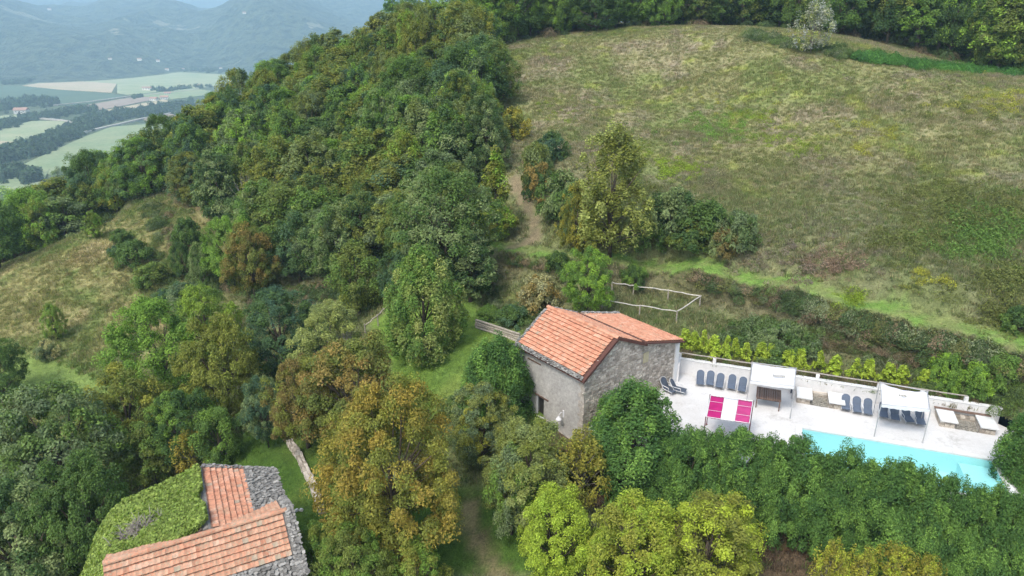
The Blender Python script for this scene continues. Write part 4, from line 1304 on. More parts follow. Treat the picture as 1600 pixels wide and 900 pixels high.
# stone seats built against the wall
def stone_seat(px0, px1, py, label, plank):
    a = Vector(P(px0, py, 0)); u0 = (a - wA).dot(we)
    c = Vector(P(px1, py, 0)); u1 = (c - wA).dot(we)
    root = empty('stone_bench', wA + we * u0 + wnn * .18, wall_ang, label=label, cat='bench')
    Lx = u1 - u0
    g = random.Random(int(px0)); 
    for x0 in (0, Lx - .85):
        b = MB(); z = 0
        while z < .39:
            for x in np.arange(x0, x0 + .84, .28):
                for y in np.arange(-1.55, -.3, .31):
                    if x0 + .2 < x < x0 + .5 and -1.3 < y < -.5: continue
                    b.box((x + .14, y + .155, z + .065), (.27 * g.uniform(.9, 1.02), .30 * g.uniform(.9, 1.02), .125), Matrix.Rotation(g.uniform(-.06, .06), 3, 'Z'), g.random())
            z += .133
        b.build('plinth', M['stone'], root)
        b = MB(); b.box((x0 + .46, -.92, .462), (.98, 1.50, .10)); b.build('white_slab', M['coping'], root, bevel=.015)
    b = MB(); z = 0
    while z < (.26):
        for x in np.arange(.86, Lx - .9, .26):
            b.box((x + .13, -.12, z + .065), (.25, .34 * g.uniform(.9, 1.05), .125), None, g.random())
        z += .133
    b.build('back_ledge', M['stone'], root)
    b = MB()
    for k in range(160):
        x, y = g.uniform(.9, Lx - .9), g.uniform(-1.5, -.35)
        s = g.uniform(.05, .13)
        b.box((x, y, s * .2), (s, s * g.uniform(.7, 1.2), s * .5), Matrix.Rotation(g.uniform(0, 3), 3, 'Z'), g.random())
    b.add([(.86, -1.55, .004), (Lx - .86, -1.55, .004), (Lx - .86, -.3, .004), (.86, -.3, .004)], [(0, 1, 2, 3)])
    b.build('stone_floor', M['gravel'], root, kind='stuff')
    if plank:
        b = MB(); b.box((Lx / 2 - .05, -.06, .53), (Lx + .1, .26, .05)); b.build('backboard', M['brown_wood'], root)
        b = MB(); b.box((Lx / 2 - .05, .06, .38), (Lx + .1, .04, .26)); b.build('backboard', M['brown_wood'], root)
stone_seat(1243.5, 1312, 613, 'low stone seat with two white slabs between the canopies', False)
stone_seat(1463, 1542, 655, 'low stone seat with white slabs and a wooden backboard by the corner', True)
b = MB(); b.box((0, 0, .13), (.14, .14, .24)); sp = b.build('speaker_box', M['dark_fabric'], label='small black box at the foot of the wall beside the first canopy', cat='box')
sp.location = Vector(P(1236.5, 614, 0)); sp.rotation_euler = (0, 0, wall_ang)

# ------------------------------------------------------------------ fences and edgings
def P_on(px, py, h):
    z = 1.0
    for _ in range(40):
        x, y, _z = P(px, py, z)
        z = z * .5 + (float(height(x, y)) + h) * .5
    x, y, _z = P(px, py, z)
    return Vector((x, y, z))

def rail_fence(pts, h, label, mat, extra_posts=()):
    q = [P_on(x, y, h) for x, y in pts]
    o0 = Vector((q[0].x, q[0].y, float(height(q[0].x, q[0].y))))
    root = empty('rail_fence', o0, label=label, cat='fence')
    g = random.Random(int(pts[0][0]))
    for p in q + [P_on(x, y, h) for x, y in extra_posts]:
        gz = float(height(p.x, p.y))
        b = MB(); b.tube([Vector((p.x, p.y, gz - .3)) - o0, Vector((p.x + g.uniform(-.04, .04), p.y, p.z + .10)) - o0], [.065, .05], 7); b.build('post', M['log'], root)
    for a, c in zip(q[:-1], q[1:]):
        n = 5; pp = []
        for k in range(n + 1):
            pp.append(a.lerp(c, k / n) - o0 + Vector((g.uniform(-.05, .05), g.uniform(-.05, .05), g.uniform(-.05, .06) if 0 < k < n else .03)))
        b = MB(); b.tube(pp, [.05, .046, .05, .044, .046, .04], 7); b.build('rail', mat, root)
rail_fence([(905, 465), (941, 469), (1000, 478), (1058, 487), (1095, 463), (1045, 454), (990, 446.5), (957, 442)], .85,
           'three-sided enclosure of bleached log rails on the grass behind the house', M['pale_log'])
rail_fence([(570, 508), (590, 493), (607, 477)], 1.0, 'short grey rail fence at the upper left edge of the lawn', M['log'])

def log_edging(pts, h, r, n, label, mat, name='log_edging', part='log'):
    q = [P_on(x, y, 0) for x, y in pts]
    root = empty(name, q[0], label=label, cat='edging')
    g = random.Random(9)
    for a, c in zip(q[:-1], q[1:]):
        for k in range(n):
            z = r + k * r * 1.9 - .04
            m = (a + c) / 2
            b = MB(); b.tube([a - q[0] + Vector((g.uniform(-.04, .04), 0, z)), m - q[0] + Vector((g.uniform(-.05, .05), 0, z + g.uniform(-.02, .02))), c - q[0] + Vector((0, 0, z))], [r, r * .95, r * .9], 7, g.random())
            b.build(part, mat, root)
log_edging([(744, 512), (778, 523), (812, 535)], .6, .11, 4, 'stacked log edging holding the flower bank above the lawn', M['log'])

def stone_edge(pts, label, w=.45, h=.4):
    q = [P_on(x, y, 0) for x, y in pts]
    root = empty('dry_stone_wall', q[0], label=label, cat='wall')
    g = random.Random(31); b = MB()
    for a, c in zip(q[:-1], q[1:]):
        d = (c - a); Ls = d.length; d.normalize(); n = Vector((d.y, -d.x, 0)).normalized(); s = 0
        while s < Ls:
            l = g.uniform(.25, .5)
            for k in range(3):
                for sd in (-.25, .25):
                    b.box(a + d * (s + l / 2) + n * (sd * w + g.uniform(-.04, .04)) - q[0] + Vector((0, 0, -.05 + k * h / 3)), (l * .95, w * .5, h / 3 * 1.05), Matrix.Rotation(math.atan2(d.y, d.x) + g.uniform(-.15, .15), 3, 'Z'), g.random())
            s += l
    b.build('stones', M['stone'], root, kind='stuff')
stone_edge([(452, 692), (466, 712), (480, 742), (492, 768), (504, 800)], 'low dry stone edging curving along the lower lawn beside the brown trees')
for (px, py) in ((464, 800), (471, 800)):
    x, y, z = hit(px, py)
    b = MB(); g = random.Random(px)
    b.box((0, 0, .08), (.26, .2, .16), Matrix.Rotation(g.uniform(0, 3), 3, 'Z'), .5, taper=.7)
    o = b.build('white_stone', M['coping'], bevel=.03, label=('left' if px == 464 else 'right') + ' one of two small white stones on the dark lawn beside the lower roof', cat='stone', group='white stones on the lawn')
    o.location = (x, y, z)

# ------------------------------------------------------------------ colours of leaves (real leaf colours)
K = dict(deep=(.030, .062, .022), dark=(.040, .075, .026), mid=(.060, .105, .030), green=(.075, .135, .032), fresh=(.105, .185, .032), bright=(.15, .25, .035),
         lime=(.165, .235, .03), olive=(.088, .112, .030), yolive=(.118, .132, .030), gold=(.148, .142, .030), orange=(.128, .108, .028), brown=(.120, .096, .038),
         teal=(.040, .078, .052), greyg=(.095, .130, .070), pale=(.135, .165, .065), silver=(.30, .31, .27), rust=(.22, .085, .04), straw=(.26, .20, .12), laurel=(.044, .094, .028), laurel2=(.072, .138, .038))

def T(key, px, pyb, pyt, w, ca, cb, label, **k):
    nm = k.pop('name', {'wood': 'woodland_tree', 'broad': 'broadleaf_tree', 'full': 'broadleaf_tree', 'walnut': 'walnut_tree', 'laurel': 'laurel_bush', 'poplar': 'poplar_tree', 'cone': 'conifer_tree',
                        'shrub': 'shrub', 'bramble': 'bramble_mound', 'wispy': 'wispy_tree', 'bare': 'bare_tree', 'white': 'white_poplar', 'young': 'young_laurel'}[key])
    return fit_tree(nm, key, px, pyb, pyt, w, K[ca], K[cb], label, k.pop('cat', 'shrub' if key in ('shrub', 'young', 'bramble') else ('bush' if key == 'laurel' else 'tree')), **k)

K = {k: tuple(min(.4, c * f) for c, f in zip(v, (1.98, 1.84, 1.60))) for k, v in K.items()}
# --- the garden between the two houses
T('walnut', 620, 878, 606, 236, 'yolive', 'orange', 'huge olive and orange walnut tree in the middle foreground', var=0)
T('broad', 560, 700, 530, 190, 'olive', 'brown', 'brown-tinged olive tree behind the big walnut, left of the lawn')
T('broad', 482, 700, 560, 120, 'brown', 'olive', 'rust-brown tree at the left edge of the brown group above the stone edging')
T('full', 520, 600, 476, 124, 'pale', 'pale', 'pale yellow-green feathery tree left of the bright lawn')
T('full', 447, 590, 452, 134, 'teal', 'dark', 'dark blue-green round tree left of the pale feathery tree')
T('laurel', 665, 552, 392, 126, 'green', 'pale', 'lone light green tree standing on the bright lawn', var=2, name='broadleaf_tree', cat='tree')
T('laurel', 775, 664, 528, 124, 'laurel', 'laurel2', 'large dark green laurel bush against the grey front wall of the house', var=2)
T('full', 752, 725, 604, 116, 'greyg', 'yolive', 'grey-green shrub-like tree between the walnut and the house')
T('full', 826, 810, 664, 150, 'pale', 'olive', 'pale sage-green tree right of the walnut, below the house front')
T('wood', 800, 835, 700, 90, 'greyg', 'green', 'small green tree hugging the right side of the walnut')
T('wispy', 905, 792, 672, 110, 'gold', 'olive', 'sparse orange-olive tree just left of the large round laurel')
T('laurel', 985, 752, 602, 172, 'laurel', 'laurel2', 'largest round laurel bush at the corner of the house and terrace', var=2)
T('full', 866, 900, 766, 132, 'lime', 'bright', 'bright yellow-green tree at the bottom, right of the walnut')
T('full', 985, 940, 784, 165, 'lime', 'yolive', 'olive-yellow tree at the bottom centre, left half of the yellowing pair')
T('full', 1095, 940, 780, 185, 'yolive', 'lime', 'olive-yellow tree at the bottom centre, right half of the yellowing pair')
for (px, w, tp, lab) in ((1285, 74, 846, 'golden wispy shrub at the bottom edge, leftmost of four'), (1335, 70, 858, 'golden wispy shrub at the bottom edge, second of four'),
                    (1385, 80, 852, 'golden wispy shrub at the bottom edge, third of four'), (1432, 70, 868, 'golden wispy shrub at the bottom edge, rightmost of four')):
    T('wispy', px, 950, tp, w, 'gold', 'lime', lab, group='golden shrubs at the bottom edge', name='golden_shrub', cat='shrub')
T('broad', 420, 700, 592, 70, 'teal', 'greyg', 'blue-green bushy tree above the lower lawn, left of the brown trees')
T('wispy', 308, 748, 668, 74, 'gold', 'orange', 'small orange-gold tree right above the lower roof')
T('broad', 362, 670, 500, 128, 'yolive', 'olive', 'olive-brown tree between the bright green tree and the dark blue-green one')
T('full', 262, 640, 470, 145, 'fresh', 'green', 'bright green tree at the foot of the dry slope, left of two')
T('broad', 330, 560, 444, 100, 'bright', 'mid', 'brightest green tree crown beside the dry slope, right of two')
T('broad', 215, 720, 578, 150, 'olive', 'yolive', 'olive tree above the ivied roof, below the bright green trees')
T('broad', 120, 830, 612, 200, 'greyg', 'mid', 'large grey-green tree at the left, above the dark grove')
T('broad', 40, 860, 655, 180, 'greyg', 'teal', 'grey-green tree at the far left edge, below the dry slope')
T('broad', 60, 960, 770, 210, 'dark', 'greyg', 'dark tree filling the bottom left corner')
T('broad', 160, 905, 720, 150, 'mid', 'dark', 'dark green tree immediately left of the ivied roof')
T('broad', 8, 640, 528, 90, 'mid', 'dark', 'dark tree cut by the left edge beside the slope track')
T('broad', 300, 735, 610, 110, 'deep', 'green', 'dark green tree behind the small orange tree')
T('wood', 350, 730, 640, 80, 'mid', 'green', 'rounded green bush above the head of the lower lawn')
T('wood', 245, 760, 660, 90, 'olive', 'mid', 'olive bush between the ivied roof and the dark green tree')
T('broad', 505, 935, 820, 90, 'green', 'olive', 'green tree at the bottom edge between the lower roof and the walnut')
T('broad', 560, 960, 830, 130, 'olive', 'green', 'olive tree at the bottom edge under the walnut')
T('wood', 655, 960, 850, 90, 'yolive', 'green', 'yellowish bush at the bottom edge under the right of the walnut')
T('shrub', 790, 700, 652, 70, 'olive', 'gold', 'yellowing shrub at the foot of the grey shrub-like tree')
T('wood', 705, 660, 620, 46, 'mid', 'greyg', 'small green shrub at the lower edge of the bright lawn')
T('shrub', 905, 745, 700, 60, 'gold', 'orange', 'orange-leaved shrub below the house corner')
# --- laurel hedge along the pool
HX = np.linspace(1034, 1640, 17)
_w = ['beside the largest round laurel', 'just below the left pink cloth', 'between the two pink cloths', 'just below the right pink cloth', 'below the brown slatted table',
      'below the front pole of the first canopy', 'at the left end of the pool', 'below the first stone bench', 'below the three blue chairs', 'below the left pole of the second canopy',
      'below the second canopy', 'below the right pole of the second canopy', 'below the second stone bench', 'at the right corner of the pool', 'just past the pool end', 'near the right edge of the photo', 'cut by the right edge']
for q, px in enumerate(HX):
    gq = random.Random(q + 50)
    pt = float(np.interp(px, [1034, 1100, 1165, 1230, 1300, 1356, 1420, 1486, 1552, 1640], [686, 664, 668, 690, 706, 722, 736, 752, 766, 778])) + gq.uniform(-9, 9) + 4
    pb = float(np.interp(px, [1034, 1165, 1292, 1420, 1552, 1640], [792, 818, 856, 892, 922, 936]))
    T('laurel', px, pb, pt, gq.uniform(82, 116), 'laurel', 'laurel2', 'laurel bush of the pool hedge ' + _w[q], group='laurel hedge bushes along the pool')
T('laurel', 1603, 772, 628, 112, 'laurel', 'laurel2', 'tall green bush closing the right end of the terrace')
T('laurel', 1625, 800, 690, 100, 'laurel', 'mid', 'green bush at the right edge beside the pool end')
# --- meadow edge, bank and track
T('poplar', 952, 402, 196, 142, 'yolive', 'pale', 'tall feathery yellow-olive poplar beside the grass track')
T('poplar', 900, 395, 285, 60, 'yolive', 'gold', 'small yellowish poplar shoot left of the tall poplar', name='poplar_tree')
T('broad', 916, 498, 390, 80, 'green', 'fresh', 'rounded light green tree just above the house roof')
T('broad', 700, 452, 262, 170, 'mid', 'greyg', 'big green oak at the lower right tip of the wood')
T('broad', 640, 420, 300, 100, 'mid', 'olive', 'mid green tree left of the big oak at the tip of the wood')
T('wood', 735, 470, 360, 90, 'dark', 'greyg', 'dark green tree below the big oak, above the lawn')
T('cone', 775, 372, 232, 66, 'yolive', 'fresh', 'yellow-green pointed tree beside the dirt track')
T('wood', 562, 490, 380, 100, 'olive', 'mid', 'olive-green round tree at the front of the wood above the rail fence')
T('wood', 620, 480, 395, 60, 'dark', 'teal', 'narrow dark tree between the rail fence and the lone lawn tree')
T('shrub', 842, 485, 430, 74, 'straw', 'brown', 'straw-brown bush behind the upper left corner of the house roof')
T('shrub', 800, 508, 478, 60, 'mid', 'teal', 'dark shrub behind the log edging')
T('shrub', 765, 500, 478, 48, 'green', 'mid', 'green shrub at the left end of the log edging')
T('shrub', 872, 425, 393, 40, 'dark', 'mid', 'small dark bush on the lip of the track left of the poplar')
T('shrub', 990, 448, 414, 46, 'dark', 'green', 'dark bush behind the log rail enclosure')
T('shrub', 862, 250, 206, 52, 'teal', 'dark', 'blue-green bush at the head of the dirt track')
T('shrub', 838, 280, 222, 56, 'olive', 'greyg', 'grey-olive bush on the upper right of the dirt track')
T('shrub', 845, 310, 252, 66, 'dark', 'brown', 'dark brownish bush along the right of the dirt track')
T('shrub', 880, 345, 268, 80, 'mid', 'greyg', 'mid green bush between the dirt track and the tall poplar')
T('shrub', 800, 215, 168, 60, 'olive', 'gold', 'yellowish bush where the wood meets the meadow')
for (px, pb, pt, w, a, c, lab) in ((1045, 368, 292, 90, 'dark', 'greyg', 'dense dark thicket right of the tall poplar'), (1100, 380, 312, 84, 'mid', 'dark', 'tangled green thicket in the middle of the meadow foot'),
                             (1150, 388, 330, 70, 'greyg', 'dark', 'grey-green thicket at the right end of the meadow foot bushes'), (1075, 392, 345, 90, 'dark', 'olive', 'dark bramble mound above the grass track'),
                             (1132, 398, 352, 60, 'brown', 'greyg', 'brownish bramble mound right above the grass track'), (1010, 390, 340, 60, 'mid', 'dark', 'dark bush touching the right side of the tall poplar')):
    T('shrub', px, pb, pt, w, a, c, lab)
T('wispy', 1267, 84, -2, 66, 'silver', 'pale', 'pale silvery young poplar at the far edge of the meadow', name='silver_poplar', var=0)
for k, (px, pb, pt) in enumerate([(1068, 546, 515), (1082, 548, 518), (1098, 552, 516), (1116, 556, 524), (1134, 560, 524), (1146, 560, 528), (1164, 566, 536), (1186, 566, 534), (1202, 570, 538), (1230, 574, 546), (1248, 574, 544),
                                  (1278, 580, 548), (1303, 588, 556), (1335, 592, 560), (1354, 592, 560), (1385, 598, 568), (1406, 602, 572), (1441, 606, 578)]):
    ordn = ['first', 'second', 'third', 'fourth', 'fifth', 'sixth', 'seventh', 'eighth', 'ninth', 'tenth', 'eleventh', 'twelfth', 'thirteenth', 'fourteenth', 'fifteenth', 'sixteenth', 'seventeenth', 'eighteenth'][k]
    T('young', px, pb, pt, (26 if k % 3 else 31), 'lime', 'bright', f'yellow-green young laurel behind the white wall, {ordn} from the house', group='young laurels planted behind the white wall')
for k, (px, pb, pt, w, lab) in enumerate([(1474, 606, 552, 56, 'rounded bright green shrub on the bank above the wall end'), (1520, 618, 566, 60, 'green shrub between the wall end and the rounded bright shrub'),
                                  (1478, 618, 590, 40, 'low bright shrub right behind the end of the white wall'), (1560, 600, 552, 60, 'dull green shrub on the bank near the right edge'), (1590, 520, 480, 60, 'dark green shrub on the meadow at the right edge')]):
    T('shrub', px, pb, pt, w, 'green' if k != 4 else 'dark', 'fresh' if k < 3 else 'mid', lab)
T('bramble', 1210, 548, 506, 150, 'greyg', 'dark', 'sprawling grey-green bramble mound behind the young laurels', name='bramble_mound')
# --- dry slope on the left
for (px, pb, pt, w, a, c, lab, key) in [(190, 378, 358, 34, 'mid', 'dark', 'small dark bush high on the dry slope', 'shrub'), (212, 412, 376, 62, 'mid', 'dark', 'dark green bush in the middle of the dry slope', 'shrub'),
        (240, 445, 410, 60, 'olive', 'mid', 'olive bush low on the dry slope', 'shrub'), (185, 400, 384, 34, 'teal', 'dark', 'tiny dark bush beside the dark green slope bush', 'shrub'),
        (90, 530, 474, 40, 'fresh', 'olive', 'light green sapling alone on the dry slope', 'poplar'), (75, 560, 532, 40, 'greyg', 'straw', 'grey scrubby bush below the lone sapling', 'shrub'),
        (150, 372, 330, 34, 'olive', 'fresh', 'thin yellowish bush on the upper dry slope', 'poplar'), (288, 432, 378, 40, 'dark', 'mid', 'upright dark bush between the dry slope and the wood', 'laurel'),
        (322, 450, 380, 44, 'mid', 'greyg', 'rounded mid green bush at the edge of the wood', 'laurel'), (296, 390, 340, 46, 'mid', 'dark', 'dark bush by the red-brown bank at the edge of the wood', 'shrub'),
        (290, 478, 440, 60, 'greyg', 'teal', 'blue-grey bush above the bright green trees', 'shrub'), (262, 470, 452, 44, 'teal', 'mid', 'small blue-green bush beside the bright green trees', 'shrub')]:
    T(key, px, pb, pt, w, a, c, lab, name='slope_bush' if key != 'poplar' else 'sapling', cat='bush' if key != 'poplar' else 'sapling')
T('broad', 368, 450, 338, 84, 'fresh', 'mid', 'fresh green tree at the front left of the wood')
T('broad', 400, 470, 350, 90, 'olive', 'brown', 'brownish olive tree at the front of the wood beside the fresh green one')
T('wood', 470, 440, 330, 90, 'dark', 'teal', 'dark tree at the front of the wood above the blue-green round tree')
T('wood', 530, 440, 320, 90, 'mid', 'greyg', 'grey-green tree at the front centre of the wood')
T('wood', 160, 330, 236, 84, 'fresh', 'mid', 'bright green tree crown on the skyline above the dry slope')
T('wood', 30, 385, 292, 76, 'fresh', 'bright', 'bright green tree crown at the top left of the dry slope')
T('wood', 0, 420, 310, 90, 'mid', 'dark', 'dark tree at the left edge, top of the dry slope')
T('wood', 80, 360, 290, 70, 'mid', 'green', 'mid green tree between the two bright ones on the left skyline')
T('wood', 115, 340, 262, 66, 'olive', 'mid', 'olive tree on the left skyline beside the bright green crown')

T('bare', 390, 352, 268, 62, 'brown', 'olive', 'grey leafless tree among the green ones, left part of the wooded hill')
T('bare', 468, 352, 282, 54, 'brown', 'greyg', 'grey leafless tree among the green ones, middle of the wooded hill')
T('bare', 545, 590, 500, 60, 'pale', 'pale', 'bare grey branches showing through the pale feathery tree')
# --- woods: individuals scattered at woodland spacing, coloured and then named by where they stand
ZONES = [('on the skyline above the valley', lambda x, y: True)]
NAMES = {'mid': 'mid green', 'dark': 'dark green', 'green': 'clear green', 'olive': 'olive', 'yolive': 'yellow-olive', 'greyg': 'grey-green', 'teal': 'blue-green', 'brown': 'brownish', 'fresh': 'fresh green', 'deep': 'very dark green', 'gold': 'golden'}
def scatter_wood(poly, sp, seed, pal, hgt, rad, place, group, limit, key='wood', avoid=None):
    g = random.Random(seed)
    xs = [p[0] for p in poly]; ys = [p[1] for p in poly]
    pts = []
    cand = []
    y = min(ys)
    row = 0
    while y < max(ys):
        x = min(xs) + (row % 2) * sp / 2
        while x < max(xs):
            cand.append((x + g.uniform(-.38, .38) * sp, y + g.uniform(-.38, .38) * sp)); x += sp
        y += sp * .86; row += 1
    out = []
    for (x, y) in cand:
        if not in_poly([x], [y], poly)[0]: continue
        z = float(height(x, y))
        px, py, Z = proj(x, y, z + hgt * .8)
        if px < -120 or px > 1720 or py < -140: continue
        if avoid and avoid(x, y): continue
        # drop those that nothing of the picture could show: wholly hidden by the ground rise
        t_ = np.linspace(.3, .97, 60)
        tz = CAM_H + (z + hgt - CAM_H) * t_
        if (height(x * t_, y * t_) + 4.0 > tz).any() and g.random() < .85: continue
        out.append((x, y, z, px, py))
    out.sort(key=lambda q: math.hypot(q[0], q[1]))
    out = out[:limit]
    rec = []
    for (x, y, z, px, py) in out:
        n = float(fbm(np.array(x / 9.0), np.array(y / 9.0), seed, 2))
        k = int(np.clip((n - .25) * 2 * len(pal) + g.uniform(-2.2, 2.2), 0, len(pal) - 1))
        a = pal[k]; c = pal[(k + g.choice((1, 2, 3))) % len(pal)]
        h = hgt * g.uniform(.72, 1.28); r = rad * g.uniform(.75, 1.3)
        rec.append((px, py, place(px, py), a, c, x, y, z, h, r))
    used = {}
    rec.sort(key=lambda q: q[0])
    tot = {}
    for q in rec: tot[(q[2], q[3])] = tot.get((q[2], q[3]), 0) + 1
    ords = ['leftmost', 'second', 'third', 'fourth', 'fifth', 'sixth', 'seventh', 'eighth', 'ninth', 'tenth', 'eleventh', 'twelfth', 'thirteenth', 'fourteenth', 'fifteenth', 'sixteenth', 'seventeenth', 'eighteenth', 'nineteenth', 'twentieth']
    for (px, py, zn_, a, c, x, y, z, h, r) in rec:
        kk = (zn_, a); used[kk] = used.get(kk, 0) + 1
        if tot[kk] == 1: lab = f'the only {NAMES[a]} tree {zn_}'
        elif used[kk] == 1: lab = f'leftmost {NAMES[a]} tree {zn_}'
        elif used[kk] == tot[kk]: lab = f'rightmost {NAMES[a]} tree {zn_}'
        else: lab = f'{ords[min(used[kk] - 1, 19)]} {NAMES[a]} tree from the left {zn_}'
        kq = key
        if g.random() < .22 and key == 'wood': kq = 'full'; h *= 1.12; r *= 1.25
        plant('woodland_tree', kq, x, y, z - .3, h, r, K[a], K[c], lab, 'tree', group)
    return len(rec)

def place_hill(px, py):
    row = 'at the top of' if py < 90 else ('high in' if py < 170 else ('half way up' if py < 260 else 'low in'))
    if px < 240: return 'on the left skyline ridge' if py < 330 else 'at the left foot of the wood'
    side = 'the left wood' if px < 400 else ('the middle wood' if px < 560 else 'the right wood')
    return f'{row} {side}'
def place_crest(px, py):
    if px < 900: return 'behind the meadow top left'
    if px < 1100: return 'behind the crest of the meadow'
    if px < 1300: return 'around the silvery poplar'
    return 'in the top right corner' if px > 1450 else 'right of the silvery poplar'
landmarks = [(o.location.x, o.location.y) for o in scene.objects if o.type == 'EMPTY' and o.get('category') == 'tree']
def near_landmark(x, y):
    return any(math.hypot(x - a, y - b_) < 2.3 for a, b_ in landmarks)
n1 = scatter_wood(WOOD, 4.4, 5, ['dark', 'mid', 'greyg', 'dark', 'green', 'olive', 'greyg', 'yolive', 'mid', 'fresh', 'teal', 'green', 'olive', 'yolive'], 8.2, 3.3, place_hill, 'trees of the wooded hill', 190, avoid=near_landmark)
n2 = scatter_wood(CREST_WOOD, 5.0, 6, ['dark', 'mid', 'dark', 'green', 'deep', 'mid', 'olive', 'dark', 'fresh'], 10.5, 3.7, place_crest, 'trees of the wood behind the meadow', 125)
print('wood', n1, n2)

# ------------------------------------------------------------------ scattered ground cover (stuff)
hidden = bpy.data.collections.new('scatter_sources')
def src(name, me):
    o = bpy.data.objects.new(name, me); hidden.objects.link(o); return o

def tuft_mesh(name, seed, n, h, w, spread, lean=.5):
    g = np.random.default_rng(seed)
    base = np.stack([g.normal(0, spread, n), g.normal(0, spread, n), np.zeros(n) - .03], 1)
    th = g.uniform(0, 6.28, n); le = g.uniform(.1, lean, n) * h
    side = np.stack([np.cos(th + 1.57), np.sin(th + 1.57), np.zeros(n)], 1) * (w * g.uniform(.6, 1.3, n))[:, None]
    tip = base + np.stack([np.cos(th) * le, np.sin(th) * le, h * g.uniform(.5, 1.15, n)], 1)
    V = np.stack([base - side, base + side, tip], 1).reshape(-1, 3)
    r = np.repeat(g.uniform(0, 1, n), 3)
    return np_mesh(name, V, np.arange(3 * n).reshape(-1, 3), {'rnd': ('FLOAT', r), 'tuft': ('FLOAT', r)}, [M['scatter_leaf']])

def clump_mesh(name, seed, n, R, H, leaf, aspect=.6):
    g = np.random.default_rng(seed)
    d = g.normal(size=(n, 3)); d /= np.linalg.norm(d, axis=1, keepdims=True); d[:, 2] = np.abs(d[:, 2])
    rad = g.uniform(.5, 1, n) ** .5
    lob = 1 + .25 * np.sin(3 * np.arctan2(d[:, 1], d[:, 0]) + seed)
    pos = d * rad[:, None] * np.array([R, R, H]) * lob[:, None]
    me = leaves_mesh(name, pos, d + g.normal(size=(n, 3)) * .5 + np.array([0, 0, .4]), leaf, g.uniform(0, 1, n), g.uniform(0, 1, n), seed, aspect, mat='scatter_leaf')
    return me

def scatter(name, pts, rz, sc, tint, idx, sources, label, cat=None):
    coll = bpy.data.collections.new(name + '_sources')
    for i, s in enumerate(sources): coll.objects.link(s)
    me = bpy.data.meshes.new(name)
    n = len(pts)
    me.vertices.add(n); me.vertices.foreach_set('co', np.asarray(pts, np.float32).ravel())
    for an, ty, d in (('rz', 'FLOAT', rz), ('sc', 'FLOAT', sc), ('pi', 'INT', idx)):
        a = me.attributes.new(an, ty, 'POINT'); a.data.foreach_set('value', np.asarray(d, np.int32 if ty == 'INT' else np.float32))
    a = me.attributes.new('tint', 'FLOAT_COLOR', 'POINT')
    a.data.foreach_set('color', np.concatenate([tint, np.ones((n, 1))], 1).astype(np.float32).ravel())
    o = bpy.data.objects.new(name, me); COL.objects.link(o)
    ng = bpy.data.node_groups.new(name, 'GeometryNodeTree')
    ng.interface.new_socket('Geometry', in_out='INPUT', socket_type='NodeSocketGeometry')
    ng.interface.new_socket('Geometry', in_out='OUTPUT', socket_type='NodeSocketGeometry')
    N_ = ng.nodes.new; Lk = ng.links.new
    gi, go = N_('NodeGroupInput'), N_('NodeGroupOutput')
    ci = N_('GeometryNodeCollectionInfo'); ci.inputs['Collection'].default_value = coll
    ci.inputs['Separate Children'].default_value = True; ci.inputs['Reset Children'].default_value = True
    ip = N_('GeometryNodeInstanceOnPoints'); ip.inputs['Pick Instance'].default_value = True
    def na(nm, ty):
        x = N_('GeometryNodeInputNamedAttribute'); x.data_type = ty; x.inputs['Name'].default_value = nm
        return x.outputs['Attribute']
    cx = N_('ShaderNodeCombineXYZ'); Lk(na('rz', 'FLOAT'), cx.inputs['Z'])
    Lk(gi.outputs[0], ip.inputs['Points']); Lk(ci.outputs[0], ip.inputs['Instance']); Lk(na('pi', 'INT'), ip.inputs['Instance Index'])
    Lk(cx.outputs[0], ip.inputs['Rotation']); Lk(na('sc', 'FLOAT'), ip.inputs['Scale']); Lk(ip.outputs[0], go.inputs[0])
    md = o.modifiers.new('scatter', 'NODES'); md.node_group = ng
    return tag(o, label, cat, kind='stuff')

G = np.random.default_rng(99)
def sample_world(n, x0, x1, y0, y1):
    return G.uniform(x0, x1, n), G.uniform(y0, y1, n)
def in_view(x, y, z, m=60):
    Z = y * CP + (CAM_H - z) * SP
    px = 800 + FPX * x / Z; py = 450 + FPX * ((CAM_H - z) * CP - y * SP) / Z
    return (px > -m) & (px < 1600 + m) & (py > -m) & (py < 900 + m) & (Z > 5)

def bounds_mask(x, y):
    m = ~in_poly(x, y, TERR_POLY)
    hx = (x - HN.x) * hg.x + (y - HN.y) * hg.y; ht = -((x - HN.x) * he.x + (y - HN.y) * he.y)
    m &= ~((hx > -.1) & (hx < 9.3) & (ht > -.1) & (ht < 6.4))
    la = (x - LA.x) * lq.x + (y - LA.y) * lq.y; lc = (x - LA.x) * lp.x + (y - LA.y) * lp.y
    m &= ~((la > -3) & (la < 7.3) & (lc > -6) & (lc < 3))
    return m

dl1, _, _ = seg_dist([0], [0], TRACK)
def lawn_s(x, y):
    s = np.full(np.shape(x), -99.0)
    for pl_ in LAWN:
        d, _, _ = seg_dist(x, y, pl_, True)
        s = np.maximum(s, np.where(in_poly(x, y, pl_), d, -d))
    return s

